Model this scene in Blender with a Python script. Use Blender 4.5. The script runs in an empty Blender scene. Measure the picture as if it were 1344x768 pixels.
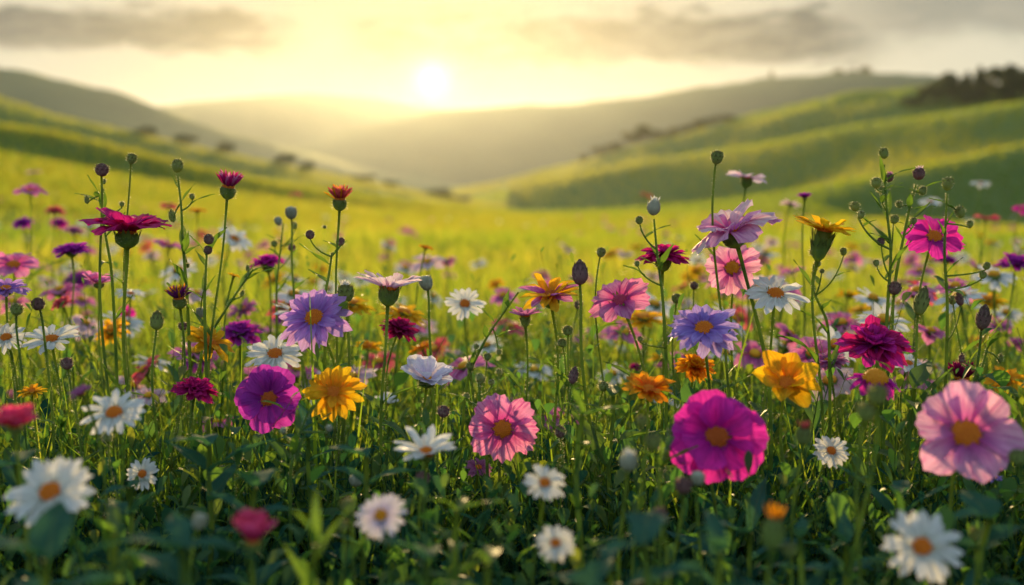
import bpy, math, random
import numpy as np
from mathutils import Vector, Matrix

# ------------------------------------------------------------------ camera, sky, sun, exposure
sc = bpy.context.scene
col = sc.collection
K = 0.93 / 1344.0            # metres per photo pixel at one metre
HC = 0.50                    # height of the camera above the soil
HORIZON = 255.0              # photo row of the true horizon
PITCH = math.atan((384 - HORIZON) * K)
SUN_AZ = math.atan((568 - 672) * K)
SUN_EL = math.atan((HORIZON - 108) * K)
LAMP_EL = math.radians(8.0)

cam_d = bpy.data.cameras.new('camera')
cam = bpy.data.objects.new('camera', cam_d)
col.objects.link(cam)
cam.location = (0, 0, HC)
cam.rotation_euler = (math.pi / 2 - PITCH, 0, 0)
cam_d.sensor_width = 36
cam_d.lens = 36 / 0.93
cam_d.clip_start = 0.02
cam_d.clip_end = 9000
cam_d.dof.use_dof = True
cam_d.dof.focus_distance = 0.95
cam_d.dof.aperture_fstop = 4.1
sc.camera = cam

sc.render.engine = 'CYCLES'
cy = sc.cycles
cy.max_bounces = 7
cy.diffuse_bounces = 4
cy.glossy_bounces = 2
cy.transmission_bounces = 5
cy.transparent_max_bounces = 6
cy.volume_bounces = 0
cy.caustics_reflective = False
cy.caustics_refractive = False
cy.sample_clamp_indirect = 6
cy.use_denoising = True
try:
    cy.denoiser = 'OPENIMAGEDENOISE'
    cy.denoising_input_passes = 'RGB_ALBEDO_NORMAL'
except Exception:
    pass
sc.view_settings.view_transform = 'Standard'
sc.view_settings.look = 'None'
sc.view_settings.exposure = EXPOSURE = 0.62
sc.view_settings.gamma = 1.0


class NT:
    """small helper for writing node trees"""
    def __init__(self, tree):
        self.t = tree
        self.n = tree.nodes
        self.l = tree.links

    def node(self, kind, **kw):
        nd = self.n.new(kind)
        for k, v in kw.items():
            setattr(nd, k, v)
        return nd

    def put(self, sock, v):
        if isinstance(v, bpy.types.NodeSocket):
            self.l.new(v, sock)
        elif v is not None:
            if sock.type == 'RGBA' and len(v) == 3:
                v = (*v, 1)
            sock.default_value = v

    def m(self, op, a, b=None, c=None, clamp=False):
        nd = self.node('ShaderNodeMath', operation=op, use_clamp=clamp)
        for i, v in enumerate((a, b, c)):
            if v is not None:
                self.put(nd.inputs[i], v)
        return nd.outputs[0]

    def step(self, x, a, b):
        nd = self.node('ShaderNodeMapRange', interpolation_type='SMOOTHSTEP')
        self.put(nd.inputs[0], x)
        nd.inputs[1].default_value = a
        nd.inputs[2].default_value = b
        return nd.outputs[0]

    def mix(self, f, a, b, blend='MIX'):
        nd = self.node('ShaderNodeMix', data_type='RGBA', blend_type=blend)
        self.put(nd.inputs[0], f)
        self.put(nd.inputs[6], a)
        self.put(nd.inputs[7], b)
        return nd.outputs[2]

    def noise(self, vec, scale, detail=3, rough=0.55, out=0):
        nd = self.node('ShaderNodeTexNoise')
        if vec is not None:
            self.put(nd.inputs['Vector'], vec)
        nd.inputs['Scale'].default_value = scale
        nd.inputs['Detail'].default_value = detail
        nd.inputs['Roughness'].default_value = rough
        return nd.outputs[out]

    def vec(self, x, y, z):
        nd = self.node('ShaderNodeCombineXYZ')
        for i, v in enumerate((x, y, z)):
            self.put(nd.inputs[i], v)
        return nd.outputs[0]


world = bpy.data.worlds.new('World')
sc.world = world
world.use_nodes = True
W = NT(world.node_tree)
W.n.clear()
tc = W.node('ShaderNodeTexCoord')
sep = W.node('ShaderNodeSeparateXYZ')
W.put(sep.inputs[0], tc.outputs['Generated'])
dx, dy, dz = sep.outputs
az = W.m('ARCTAN2', dx, dy)
el = W.m('ARCSINE', dz)
sky = W.node('ShaderNodeTexSky', sky_type='NISHITA')
sky.sun_disc = False
sky.sun_elevation = LAMP_EL
sky.sun_rotation = SUN_AZ
sky.altitude = 200
sky.air_density = 1.0
sky.dust_density = 2.2
sky.ozone_density = 1.0
# angular distance from the visible sun
sv = (math.sin(SUN_AZ) * math.cos(SUN_EL), math.cos(SUN_AZ) * math.cos(SUN_EL), math.sin(SUN_EL))
dot = W.m('ADD', W.m('ADD', W.m('MULTIPLY', dx, sv[0]), W.m('MULTIPLY', dy, sv[1])), W.m('MULTIPLY', dz, sv[2]))
ang = W.m('ARCCOSINE', W.m('MINIMUM', dot, 0.9999999))
q_ = W.m('MULTIPLY', ang, 1 / 0.0125)
core = W.m('POWER', W.m('ADD', 1.0, W.m('MULTIPLY', q_, q_)), -1.35)
glow = W.m('POWER', 2.718, W.m('MULTIPLY', ang, -1 / 0.22))
wide = W.m('POWER', 2.718, W.m('MULTIPLY', ang, -1 / 0.45))
# clouds: long low bands with ragged tops
wv = W.vec(W.m('MULTIPLY', az, 1.0), W.m('MULTIPLY', el, 3.0), 0.3)
n1 = W.noise(wv, 7.0, 5, 0.55)
n2 = W.noise(wv, 22.0, 4, 0.6)
wob = W.m('ADD', W.m('MULTIPLY', W.m('SUBTRACT', n1, 0.5), 0.032), W.m('MULTIPLY', W.m('SUBTRACT', n2, 0.5), 0.034))


def band(y_mid, half, soft_in, soft_out, wmul=1.0):
    e0 = math.atan((HORIZON - y_mid) * K)
    dist = W.m('ABSOLUTE', W.m('SUBTRACT', W.m('ADD', el, W.m('MULTIPLY', wob, wmul)), e0))
    h = half * K
    return W.m('SUBTRACT', 1.0, W.step(dist, h * soft_in, h * soft_out))


def azpx(x):
    return math.atan((x - 672) * K)


left = W.m('MULTIPLY', band(53, 24, 0.55, 1.25), W.m('SUBTRACT', 1.0, W.step(W.m('ADD', az, wob), azpx(330), azpx(430))))
right = W.m('MULTIPLY', band(56, 36, 0.6, 1.15, 1.1),
            W.m('MULTIPLY', W.step(W.m('ADD', az, wob), azpx(430), azpx(510)),
                W.m('SUBTRACT', 1.0, W.step(W.m('ADD', az, wob), azpx(1060), azpx(1200)))))
veil = W.m('MULTIPLY', band(28, 45, 0.5, 1.3, 1.0), W.step(W.m('ADD', az, W.m('MULTIPLY', wob, 3)), azpx(980), azpx(1180)))
high = W.m('MULTIPLY', W.step(n1, 0.36, 0.58), W.m('MAXIMUM', W.step(el, 0.3, 0.7), W.step(W.m('ABSOLUTE', az), 1.2, 1.9)))  # unseen clouds overhead and behind the camera, added as fill light
mask = W.m('MAXIMUM', W.m('MAXIMUM', W.m('MULTIPLY', left, 0.97), W.m('MULTIPLY', right, 0.97)),
           W.m('MULTIPLY', veil, 0.6))
SKY_STRENGTH = 0.15
cream = W.mix(W.m('MULTIPLY', glow, 1.0, clamp=True), (3.2, 3.1, 2.45), (0.3, 0.1, 0.0))
low = W.step(el, 0.55, 0.0)
skyc = W.mix(W.m('MULTIPLY', W.step(ang, 1.15, 0.5), W.m('SUBTRACT', 1.0, W.step(el, 0.25, 0.9))), sky.outputs[0], cream)
cl = W.mix(W.m('MULTIPLY', glow, 1.15, clamp=True), (0.22, 0.42, 0.55), (0.10, 0.04, 0.0))
cl = W.mix(W.m('MULTIPLY', W.step(n2, 0.40, 0.68), 0.55), cl, (1.3, 1.2, 1.0))
skyc = W.mix(mask, skyc, cl)
skyc = W.mix(W.m('MULTIPLY', high, 0.85), skyc, (3.0, 3.9, 4.8))
gl = W.node('ShaderNodeVectorMath', operation='SCALE')
gl.inputs[0].default_value = (0.3, 0.11, 0.0)
W.put(gl.inputs['Scale'], W.m('MULTIPLY', glow, W.m('SUBTRACT', 1.0, W.m('MULTIPLY', mask, 0.8))))
co = W.node('ShaderNodeVectorMath', operation='SCALE')
co.inputs[0].default_value = (9, 7.6, 4.2)
W.put(co.inputs['Scale'], core)
ad = W.node('ShaderNodeVectorMath', operation='ADD')
ad2 = W.node('ShaderNodeVectorMath', operation='ADD')
W.put(ad.inputs[0], skyc)
W.put(ad.inputs[1], gl.outputs[0])
W.put(ad2.inputs[0], ad.outputs[0])
W.put(ad2.inputs[1], co.outputs[0])
bg = W.node('ShaderNodeBackground')
bg.inputs['Strength'].default_value = SKY_STRENGTH
W.put(bg.inputs['Color'], ad2.outputs[0])
wo = W.node('ShaderNodeOutputWorld')
W.put(wo.inputs['Surface'], bg.outputs[0])

sun_d = bpy.data.lights.new('sun', 'SUN')
sun_d.energy = 5.0
sun_d.angle = math.radians(0.6)
sun_d.color = (1.0, 0.69, 0.30)
sun = bpy.data.objects.new('sun', sun_d)
col.objects.link(sun)
to_sun = Vector((math.sin(SUN_AZ) * math.cos(LAMP_EL), math.cos(SUN_AZ) * math.cos(LAMP_EL), math.sin(LAMP_EL)))
sun.rotation_euler = to_sun.to_track_quat('Z', 'Y').to_euler()
sun.location = (-10, 60, 30)

# ------------------------------------------------------------------ helpers
rng = np.random.default_rng(11)
random.seed(11)


class MB:
    """collects pieces and links them as one mesh object"""
    def __init__(self):
        self.V, self.F, self.U, self.M = [], [], [], []
        self.n = 0

    def add(self, V, F, U=None, mi=0):
        V = np.asarray(V, float)
        self.V.append(V)
        self.F.extend([tuple(i + self.n for i in f) for f in F])
        self.U.append(np.zeros((len(V), 2)) if U is None else np.asarray(U, float))
        self.M.extend([mi] * len(F))
        self.n += len(V)
        return self

    def build(self, name, mats, parent=None, origin=None):
        V = np.concatenate(self.V)
        if origin is not None:
            V = V - np.asarray(origin)
        U = np.concatenate(self.U)
        me = bpy.data.meshes.new(name)
        me.from_pydata(V.tolist(), [], self.F)
        uv = me.uv_layers.new(name='UVMap')
        li = np.empty(len(me.loops), np.int32)
        me.loops.foreach_get('vertex_index', li)
        uv.data.foreach_set('uv', U[li].astype(np.float32).ravel())
        for m_ in (mats if isinstance(mats, (list, tuple)) else [mats]):
            me.materials.append(m_)
        me.polygons.foreach_set('material_index', np.array(self.M, np.int32))
        me.polygons.foreach_set('use_smooth', np.ones(len(self.F), bool))
        me.update()
        ob = bpy.data.objects.new(name, me)
        col.objects.link(ob)
        if parent is not None:
            ob.parent = parent
        return ob


def big_mesh(name, V, quads, tint, mat, uv=None):
    """numpy route for meshes with very many faces; tint is one float per vertex"""
    me = bpy.data.meshes.new(name)
    nf, w = quads.shape
    me.vertices.add(len(V))
    me.vertices.foreach_set('co', V.astype(np.float32).ravel())
    me.loops.add(nf * w)
    me.loops.foreach_set('vertex_index', quads.astype(np.int32).ravel())
    me.polygons.add(nf)
    me.polygons.foreach_set('loop_start', np.arange(0, nf * w, w, dtype=np.int32))
    me.polygons.foreach_set('use_smooth', np.ones(nf, bool))
    at = me.attributes.new('tint', 'FLOAT', 'POINT')
    at.data.foreach_set('value', tint.astype(np.float32))
    me.materials.append(mat)
    me.update(calc_edges=True)
    me.validate()
    ob = bpy.data.objects.new(name, me)
    col.objects.link(ob)
    return ob


def tag(o, label=None, cat=None, group=None, kind=None):
    if label:
        o['label'] = label
    if cat:
        o['category'] = cat
    if group:
        o['group'] = group
    if kind:
        o['kind'] = kind
    return o


def empty(name, loc):
    o = bpy.data.objects.new(name, None)
    o.empty_display_size = 0.03
    col.objects.link(o)
    o.location = loc
    return o


def at(px, py, d):
    """photo pixel at forward distance d -> point in the meadow"""
    X = (px - 672) * K
    U = (384 - py) * K
    cp, sp = math.cos(PITCH), math.sin(PITCH)
    v = np.array([X, cp + U * sp, -sp + U * cp])
    return np.array([0, 0, HC]) + v * (d / v[1])


def unit(v):
    v = np.asarray(v, float)
    return v / np.linalg.norm(v)


def frame(axis):
    a = unit(axis)
    h = np.array([0, 0, 1.0]) if abs(a[2]) < 0.9 else np.array([0, 1.0, 0])
    x = unit(np.cross(h, a))
    y = np.cross(a, x)
    return np.stack([x, y, a], 1)


def bez(P, n):
    t = np.linspace(0, 1, n)[:, None]
    P = [np.asarray(p, float) for p in P]
    if len(P) == 3:
        return (1 - t) ** 2 * P[0] + 2 * t * (1 - t) * P[1] + t * t * P[2]
    return (1 - t) ** 3 * P[0] + 3 * t * (1 - t) ** 2 * P[1] + 3 * t * t * (1 - t) * P[2] + t ** 3 * P[3]


def tube(path, rad, sides=7, cap=True):
    path = np.asarray(path, float)
    n = len(path)
    rad = np.broadcast_to(np.asarray(rad, float), (n,)) if np.ndim(rad) else np.full(n, rad)
    T = np.gradient(path, axis=0)
    T /= np.linalg.norm(T, axis=1)[:, None] + 1e-12
    ref = np.array([0.31, 0.83, 0.2])
    A = np.cross(T, ref)
    A /= np.linalg.norm(A, axis=1)[:, None] + 1e-12
    B = np.cross(T, A)
    th = np.linspace(0, 2 * math.pi, sides, endpoint=False)
    V = path[:, None, :] + rad[:, None, None] * (np.cos(th)[None, :, None] * A[:, None, :] + np.sin(th)[None, :, None] * B[:, None, :])
    V = V.reshape(-1, 3)
    U = np.stack([np.tile(th / 6.283, n), np.repeat(np.linspace(0, 1, n), sides)], 1)
    F = [(i * sides + j, i * sides + (j + 1) % sides, (i + 1) * sides + (j + 1) % sides, (i + 1) * sides + j)
         for i in range(n - 1) for j in range(sides)]
    if cap:
        F.append(tuple(range(sides)))
        F.append(tuple((n - 1) * sides + j for j in range(sides)))
    return V, F, U


def lathe(prof, sides=12, ribs=0, rib=0.0, wob=0.0):
    """prof: (radius, z) list along local z"""
    n = len(prof)
    th = np.linspace(0, 2 * math.pi, sides, endpoint=False)
    V, U = [], []
    for i, (r, z) in enumerate(prof):
        rr = r * (1 + (rib * np.cos(ribs * th) if ribs else 0)) * (1 + wob * rng.normal(size=sides))
        V.append(np.stack([rr * np.cos(th), rr * np.sin(th), np.full(sides, z)], 1))
        U.append(np.stack([th / 6.283, np.full(sides, i / (n - 1))], 1))
    F = [(i * sides + j, i * sides + (j + 1) % sides, (i + 1) * sides + (j + 1) % sides, (i + 1) * sides + j)
         for i in range(n - 1) for j in range(sides)]
    F.append(tuple(range(sides))[::-1])
    F.append(tuple((n - 1) * sides + j for j in range(sides)))
    return np.concatenate(V), F, np.concatenate(U)


def grid_faces(nu, nv):
    return [(j * (nu + 1) + i, j * (nu + 1) + i + 1, (j + 1) * (nu + 1) + i + 1, (j + 1) * (nu + 1) + i)
            for j in range(nv) for i in range(nu)]


def hairs(points, normals, length, width):
    """fine plant hairs as slivers"""
    V, F = [], []
    for i, (p, nrm) in enumerate(zip(points, normals)):
        d = unit(nrm + rng.normal(size=3) * 0.35)
        s = unit(np.cross(d, rng.normal(size=3))) * width
        V += [p - s, p + s, p + d * length * rng.uniform(0.5, 1.2)]
        F.append((3 * i, 3 * i + 1, 3 * i + 2))
    return np.array(V), F


# ------------------------------------------------------------------ materials
def mat_new(name):
    m = bpy.data.materials.new(name)
    m.use_nodes = True
    t = NT(m.node_tree)
    t.n.clear()
    return m, t


def finish(t, shader, disp=None):
    o = t.node('ShaderNodeOutputMaterial')
    t.put(o.inputs['Surface'], shader)


def leafy(t, base, trans, fac, rough=0.5, spec=0.35, normal=None, trans_scale=1.0):
    p = t.node('ShaderNodeBsdfPrincipled')
    t.put(p.inputs['Base Color'], base)
    p.inputs['Roughness'].default_value = rough
    p.inputs['Specular IOR Level'].default_value = spec
    tr = t.node('ShaderNodeBsdfTranslucent')
    t.put(tr.inputs['Color'], trans)
    if normal is not None:
        t.put(p.inputs['Normal'], normal)
        t.put(tr.inputs['Normal'], normal)
    mx = t.node('ShaderNodeMixShader')
    t.put(mx.inputs[0], fac)
    t.put(mx.inputs[1], p.outputs[0])
    t.put(mx.inputs[2], tr.outputs[0])
    return mx.outputs[0]


def petal_mat(name, base, tip, vein, trans=0.57, gain=1.0):
    """petal colour runs from the claw to the tip, with fine veins along the length"""
    m, t = mat_new(name)
    uv = t.node('ShaderNodeUVMap')
    s = t.node('ShaderNodeSeparateXYZ')
    t.put(s.inputs[0], uv.outputs[0])
    u, v = s.outputs[0], s.outputs[1]
    oi = t.node('ShaderNodeObjectInfo')
    off = t.m('MULTIPLY', oi.outputs['Random'], 37.0)
    vv = t.vec(t.m('ADD', t.m('MULTIPLY', u, 11.0), off), t.m('MULTIPLY', v, 1.3), off)
    streak = t.noise(vv, 1.0, 3, 0.6)
    blot = t.noise(t.vec(t.m('ADD', u, off), v, off), 3.0, 3, 0.6)
    c = t.mix(t.step(t.m('ADD', v, t.m('MULTIPLY', t.m('SUBTRACT', streak, 0.5), 0.5)), 0.05, 0.75), base, tip)
    c = t.mix(t.m('MULTIPLY', t.step(streak, 0.46, 0.66), 0.85), c, vein)
    hsv = t.node('ShaderNodeHueSaturation')
    t.put(hsv.inputs['Color'], c)
    t.put(hsv.inputs['Value'], t.m('ADD', 0.70, t.m('MULTIPLY', blot, 0.56)))
    t.put(hsv.inputs['Hue'], t.m('ADD', 0.488, t.m('MULTIPLY', oi.outputs['Random'], 0.024)))
    bump = t.node('ShaderNodeBump')
    bump.inputs['Strength'].default_value = 0.7
    bump.inputs['Distance'].default_value = 0.002
    t.put(bump.inputs['Height'], streak)
    br = t.node('ShaderNodeVectorMath', operation='SCALE')
    t.put(br.inputs[0], hsv.outputs[0])
    br.inputs['Scale'].default_value = 1.0
    finish(t, leafy(t, hsv.outputs[0], br.outputs[0], trans, 0.55, 0.25, bump.outputs[0]))
    return m


PM = {
    'magenta': petal_mat('petal_magenta', (0.36, 0.006, 0.12), (0.66, 0.02, 0.23), (0.30, 0.004, 0.10)),
    'hot_pink': petal_mat('petal_hot_pink', (0.46, 0.01, 0.32), (0.74, 0.035, 0.46), (0.42, 0.01, 0.28)),
    'pink': petal_mat('petal_pink', (0.58, 0.05, 0.32), (0.84, 0.30, 0.58), (0.56, 0.07, 0.33)),
    'pale_pink': petal_mat('petal_pale_pink', (0.60, 0.09, 0.40), (0.86, 0.44, 0.68), (0.60, 0.14, 0.44)),
    'blush': petal_mat('petal_blush', (0.82, 0.46, 0.60), (0.88, 0.72, 0.78), (0.80, 0.42, 0.58)),
    'violet': petal_mat('petal_violet', (0.40, 0.02, 0.36), (0.52, 0.05, 0.50), (0.34, 0.015, 0.32)),
    'lilac': petal_mat('petal_lilac', (0.44, 0.20, 0.64), (0.60, 0.36, 0.80), (0.42, 0.18, 0.62)),
    'blue_lilac': petal_mat('petal_blue_lilac', (0.36, 0.20, 0.68), (0.54, 0.40, 0.84), (0.36, 0.20, 0.66)),
    'white': petal_mat('petal_white', (0.82, 0.82, 0.74), (0.86, 0.86, 0.84), (0.78, 0.78, 0.74), 0.42),
    'lilac_white': petal_mat('petal_lilac_white', (0.72, 0.62, 0.80), (0.84, 0.80, 0.86), (0.70, 0.58, 0.78), 0.42),
    'yellow': petal_mat('petal_yellow', (0.84, 0.34, 0.008), (0.90, 0.54, 0.015), (0.84, 0.40, 0.008)),
    'orange': petal_mat('petal_orange', (0.82, 0.18, 0.008), (0.90, 0.42, 0.012), (0.80, 0.24, 0.008)),
    'coral': petal_mat('petal_coral', (0.70, 0.05, 0.10), (0.84, 0.18, 0.20), (0.66, 0.04, 0.10)),
    'rose': petal_mat('petal_rose', (0.62, 0.02, 0.12), (0.84, 0.10, 0.24), (0.56, 0.015, 0.10)),
    'crimson': petal_mat('petal_crimson', (0.26, 0.004, 0.06), (0.46, 0.012, 0.14), (0.2, 0.003, 0.05)),
    'purple': petal_mat('petal_purple', (0.14, 0.01, 0.12), (0.28, 0.03, 0.26), (0.10, 0.008, 0.1), 0.3),
    'mauve': petal_mat('petal_mauve', (0.46, 0.10, 0.34), (0.66, 0.26, 0.52), (0.42, 0.08, 0.30)),
}


def green_mat(name, base, trans, fac, rough=0.5, spec=0.35, vein=0.0, tipdark=0.0):
    m, t = mat_new(name)
    uv = t.node('ShaderNodeUVMap')
    s = t.node('ShaderNodeSeparateXYZ')
    t.put(s.inputs[0], uv.outputs[0])
    oi = t.node('ShaderNodeObjectInfo')
    geo = t.node('ShaderNodeNewGeometry')
    n = t.noise(geo.outputs['Position'], 60.0, 3)
    hs = t.node('ShaderNodeHueSaturation')
    hs.inputs['Color'].default_value = (*base, 1)
    t.put(hs.inputs['Hue'], t.m('ADD', 0.48, t.m('MULTIPLY', oi.outputs['Random'], 0.035)))
    t.put(hs.inputs['Value'], t.m('ADD', 0.65, t.m('MULTIPLY', n, 0.7)))
    c = hs.outputs[0]
    hs2 = t.node('ShaderNodeHueSaturation')
    hs2.inputs['Color'].default_value = (*trans, 1)
    t.put(hs2.inputs['Value'], t.m('ADD', 0.65, t.m('MULTIPLY', n, 0.7)))
    c2 = hs2.outputs[0]
    nrm = None
    if tipdark:
        k_ = t.m('MULTIPLY', t.step(s.outputs[1], 0.35, 0.95), tipdark)
        c = t.mix(k_, c, (0.045, 0.035, 0.02))
        c2 = t.mix(k_, c2, (0.10, 0.07, 0.03))
    if vein:
        u, v = s.outputs[0], s.outputs[1]
        au = t.m('ABSOLUTE', t.m('SUBTRACT', u, 0.5))
        mid = t.m('SUBTRACT', 1.0, t.step(au, 0.015, 0.05))
        side = t.m('SINE', t.m('MULTIPLY', t.m('SUBTRACT', v, t.m('MULTIPLY', au, 0.9)), 62.0))
        side = t.step(side, 0.75, 1.0)
        k = t.m('MULTIPLY', t.m('MAXIMUM', mid, t.m('MULTIPLY', side, 0.5)), vein)
        c = t.mix(k, c, (0.16, 0.22, 0.07))
        c2 = t.mix(k, c2, (0.14, 0.18, 0.04))
        b = t.node('ShaderNodeBump')
        b.inputs['Strength'].default_value = 0.4
        b.inputs['Distance'].default_value = 0.001
        t.put(b.inputs['Height'], t.m('SUBTRACT', n, k))
        nrm = b.outputs[0]
    finish(t, leafy(t, c, c2, fac, rough, spec, nrm))
    return m


STEM = green_mat('stem_green', (0.13, 0.21, 0.045), (0.36, 0.48, 0.07), 0.45, 0.6, 0.2)
CALYX = green_mat('calyx_green', (0.20, 0.30, 0.075), (0.52, 0.66, 0.10), 0.46, 0.6, 0.25, 0, 0.5)
LEAF = green_mat('leaf_green', (0.05, 0.11, 0.025), (0.20, 0.36, 0.03), 0.45, 0.55, 0.22, 0.5)
LEAF_BLUE = green_mat('leaf_blue_green', (0.028, 0.095, 0.066), (0.09, 0.26, 0.08), 0.32, 0.8, 0.06, 0.35)
BUD = green_mat('bud_brown_green', (0.32, 0.38, 0.13), (0.62, 0.70, 0.16), 0.5, 0.7, 0.2, 0, 0.7)
BUD_DARK = green_mat('bud_dark', (0.26, 0.15, 0.15), (0.56, 0.28, 0.28), 0.46, 0.7, 0.2, 0, 0.7)
BUD_PALE = green_mat('bud_pale', (0.42, 0.42, 0.32), (0.5, 0.5, 0.35), 0.35, 0.6, 0.3)
HAIR = green_mat('plant_hair', (0.6, 0.6, 0.42), (0.8, 0.76, 0.42), 0.55, 0.5, 0.3)


def disc_mat(name, lowc, highc):
    m, t = mat_new(name)
    uv = t.node('ShaderNodeUVMap')
    s = t.node('ShaderNodeSeparateXYZ')
    t.put(s.inputs[0], uv.outputs[0])
    geo = t.node('ShaderNodeNewGeometry')
    n = t.noise(geo.outputs['Position'], 900.0, 2)
    c = t.mix(t.m('MULTIPLY', t.m('ADD', s.outputs[1], t.m('SUBTRACT', n, 0.5)), 1.0, clamp=True), lowc, highc)
    finish(t, leafy(t, c, c, 0.2, 0.6, 0.25))
    return m


DM = {
    'orange': disc_mat('disc_orange', (0.62, 0.13, 0.008), (0.90, 0.36, 0.012)),
    'gold': disc_mat('disc_gold', (0.70, 0.24, 0.01), (0.92, 0.50, 0.015)),
    'rust': disc_mat('disc_rust', (0.42, 0.07, 0.01), (0.78, 0.22, 0.015)),
    'pink': disc_mat('disc_pink', (0.40, 0.02, 0.08), (0.75, 0.12, 0.2)),
}


def tint_mat(name, stops, tstops, fac, rough=0.5, spec=0.3):
    m, t = mat_new(name)
    a = t.node('ShaderNodeAttribute', attribute_name='tint')
    def ramp(st):
        r = t.node('ShaderNodeValToRGB')
        t.put(r.inputs[0], a.outputs['Fac'])
        els = r.color_ramp.elements
        while len(els) < len(st):
            els.new(0.5)
        for e, (p, c) in zip(els, st):
            e.position = p
            e.color = (*c, 1)
        return r.outputs[0]
    finish(t, leafy(t, ramp(stops), ramp(tstops), fac, rough, spec))
    return m


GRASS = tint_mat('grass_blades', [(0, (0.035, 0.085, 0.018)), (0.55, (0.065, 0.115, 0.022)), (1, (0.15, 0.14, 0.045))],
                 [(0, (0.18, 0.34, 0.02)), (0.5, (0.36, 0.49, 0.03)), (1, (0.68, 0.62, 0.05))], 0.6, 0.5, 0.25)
COVER = tint_mat('cover_leaves', [(0, (0.030, 0.095, 0.042)), (0.5, (0.048, 0.115, 0.034)), (1, (0.09, 0.13, 0.03))],
                 [(0, (0.10, 0.30, 0.05)), (0.5, (0.19, 0.40, 0.04)), (1, (0.40, 0.46, 0.03))], 0.42, 0.55, 0.2)
HILLGRASS = tint_mat('hill_grass', [(0, (0.035, 0.09, 0.024)), (1, (0.08, 0.12, 0.03))],
                     [(0, (0.28, 0.42, 0.03)), (1, (0.64, 0.58, 0.04))], 0.55, 0.6, 0.15)
TREE = tint_mat('tree_leaves', [(0, (0.036, 0.055, 0.022)), (1, (0.085, 0.105, 0.036))],
                [(0, (0.05, 0.08, 0.012)), (1, (0.12, 0.15, 0.02))], 0.3, 0.6, 0.2)
COVER_SHADE = tint_mat('shade_tinted_leaves', [(0, (0.012, 0.060, 0.042)), (0.6, (0.022, 0.078, 0.036)), (1, (0.05, 0.09, 0.02))],
                     [(0, (0.025, 0.12, 0.05)), (0.6, (0.055, 0.18, 0.04)), (1, (0.18, 0.30, 0.03))], 0.3, 0.85, 0.03)  # darker copy of the cover leaves: foreground shade put into the colour
m_, t_ = mat_new('bark')
g_ = t_.node('ShaderNodeNewGeometry')
p_ = t_.node('ShaderNodeBsdfPrincipled')
t_.put(p_.inputs['Base Color'], t_.mix(t_.noise(g_.outputs['Position'], 9.0, 4), (0.05, 0.035, 0.025), (0.12, 0.09, 0.06)))
p_.inputs['Roughness'].default_value = 0.9
finish(t_, p_.outputs[0])
BARK = m_

# ------------------------------------------------------------------ terrain: one rolling sheet out to the far ridges
def crv(pts):
    xs = np.array([p[0] for p in pts], float)
    ys = np.array([p[1] for p in pts], float)
    fine = np.arange(-1400, 2800, 10.0)
    y = np.interp(fine, xs, ys)
    ker = np.exp(-0.5 * (np.arange(-9, 10) / 3.2) ** 2)
    y = np.convolve(np.pad(y, 9, mode='edge'), ker / ker.sum(), 'valid')
    return lambda x: np.interp(x, fine, y)


# distance (m) and skyline row of each crest and each hollow, as functions of the photo column
flat = lambda D: (lambda x: np.full_like(np.asarray(x, float), HORIZON + HC / (K * D)))
edge = crv([(-900, 120), (-300, 160), (0, 203), (200, 240), (400, 268), (560, 283), (700, 288), (850, 286), (1000, 286), (1150, 290), (1344, 300), (1800, 300), (2400, 290)])
dip = lambda f, a: (lambda x: f(x) + a)
K2 = crv([(-900, 100), (-300, 140), (0, 166), (75, 176), (150, 194), (250, 219), (400, 250), (560, 271), (700, 286), (850, 290), (1344, 300), (2400, 300)])
L2 = crv([(-900, 20), (-300, 70), (0, 124), (75, 152), (200, 183), (300, 200), (420, 223), (560, 247), (640, 268), (720, 284), (900, 292), (2400, 300)])
R3 = crv([(-900, 150), (-300, 150), (0, 175), (200, 215), (420, 250), (560, 272), (700, 281), (800, 276), (900, 270), (1000, 256), (1150, 226), (1250, 206), (1344, 188), (1700, 120), (2400, 60)])
R2 = crv([(-900, 150), (0, 190), (300, 235), (500, 262), (600, 258), (700, 240), (850, 214), (1000, 188), (1180, 160), (1344, 140), (1700, 95), (2400, 60)])
R1 = crv([(-900, 170), (0, 205), (300, 240), (500, 262), (620, 250), (750, 216), (880, 181), (1000, 146), (1100, 125), (1200, 118), (1344, 112), (1700, 95), (2400, 70)])
LB = crv([(-900, 20), (-300, 55), (0, 94), (75, 106), (150, 121), (200, 144), (300, 174), (350, 189), (420, 206), (500, 232), (620, 250), (2400, 250)])
MR = crv([(-900, 230), (200, 225), (330, 212), (400, 190), (470, 170), (520, 157), (600, 144), (680, 140), (760, 138), (850, 127), (930, 113), (1000, 105), (1100, 97), (1180, 97), (1225, 105), (1344, 118), (1700, 110), (2400, 120)])
FR = crv([(-900, 150), (0, 150), (150, 150), (250, 138), (350, 127), (440, 123), (520, 133), (600, 150), (700, 165), (2400, 170)])
low = lambda a, b, k: (lambda x: np.maximum(a(x), b(x)) + k)
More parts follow.
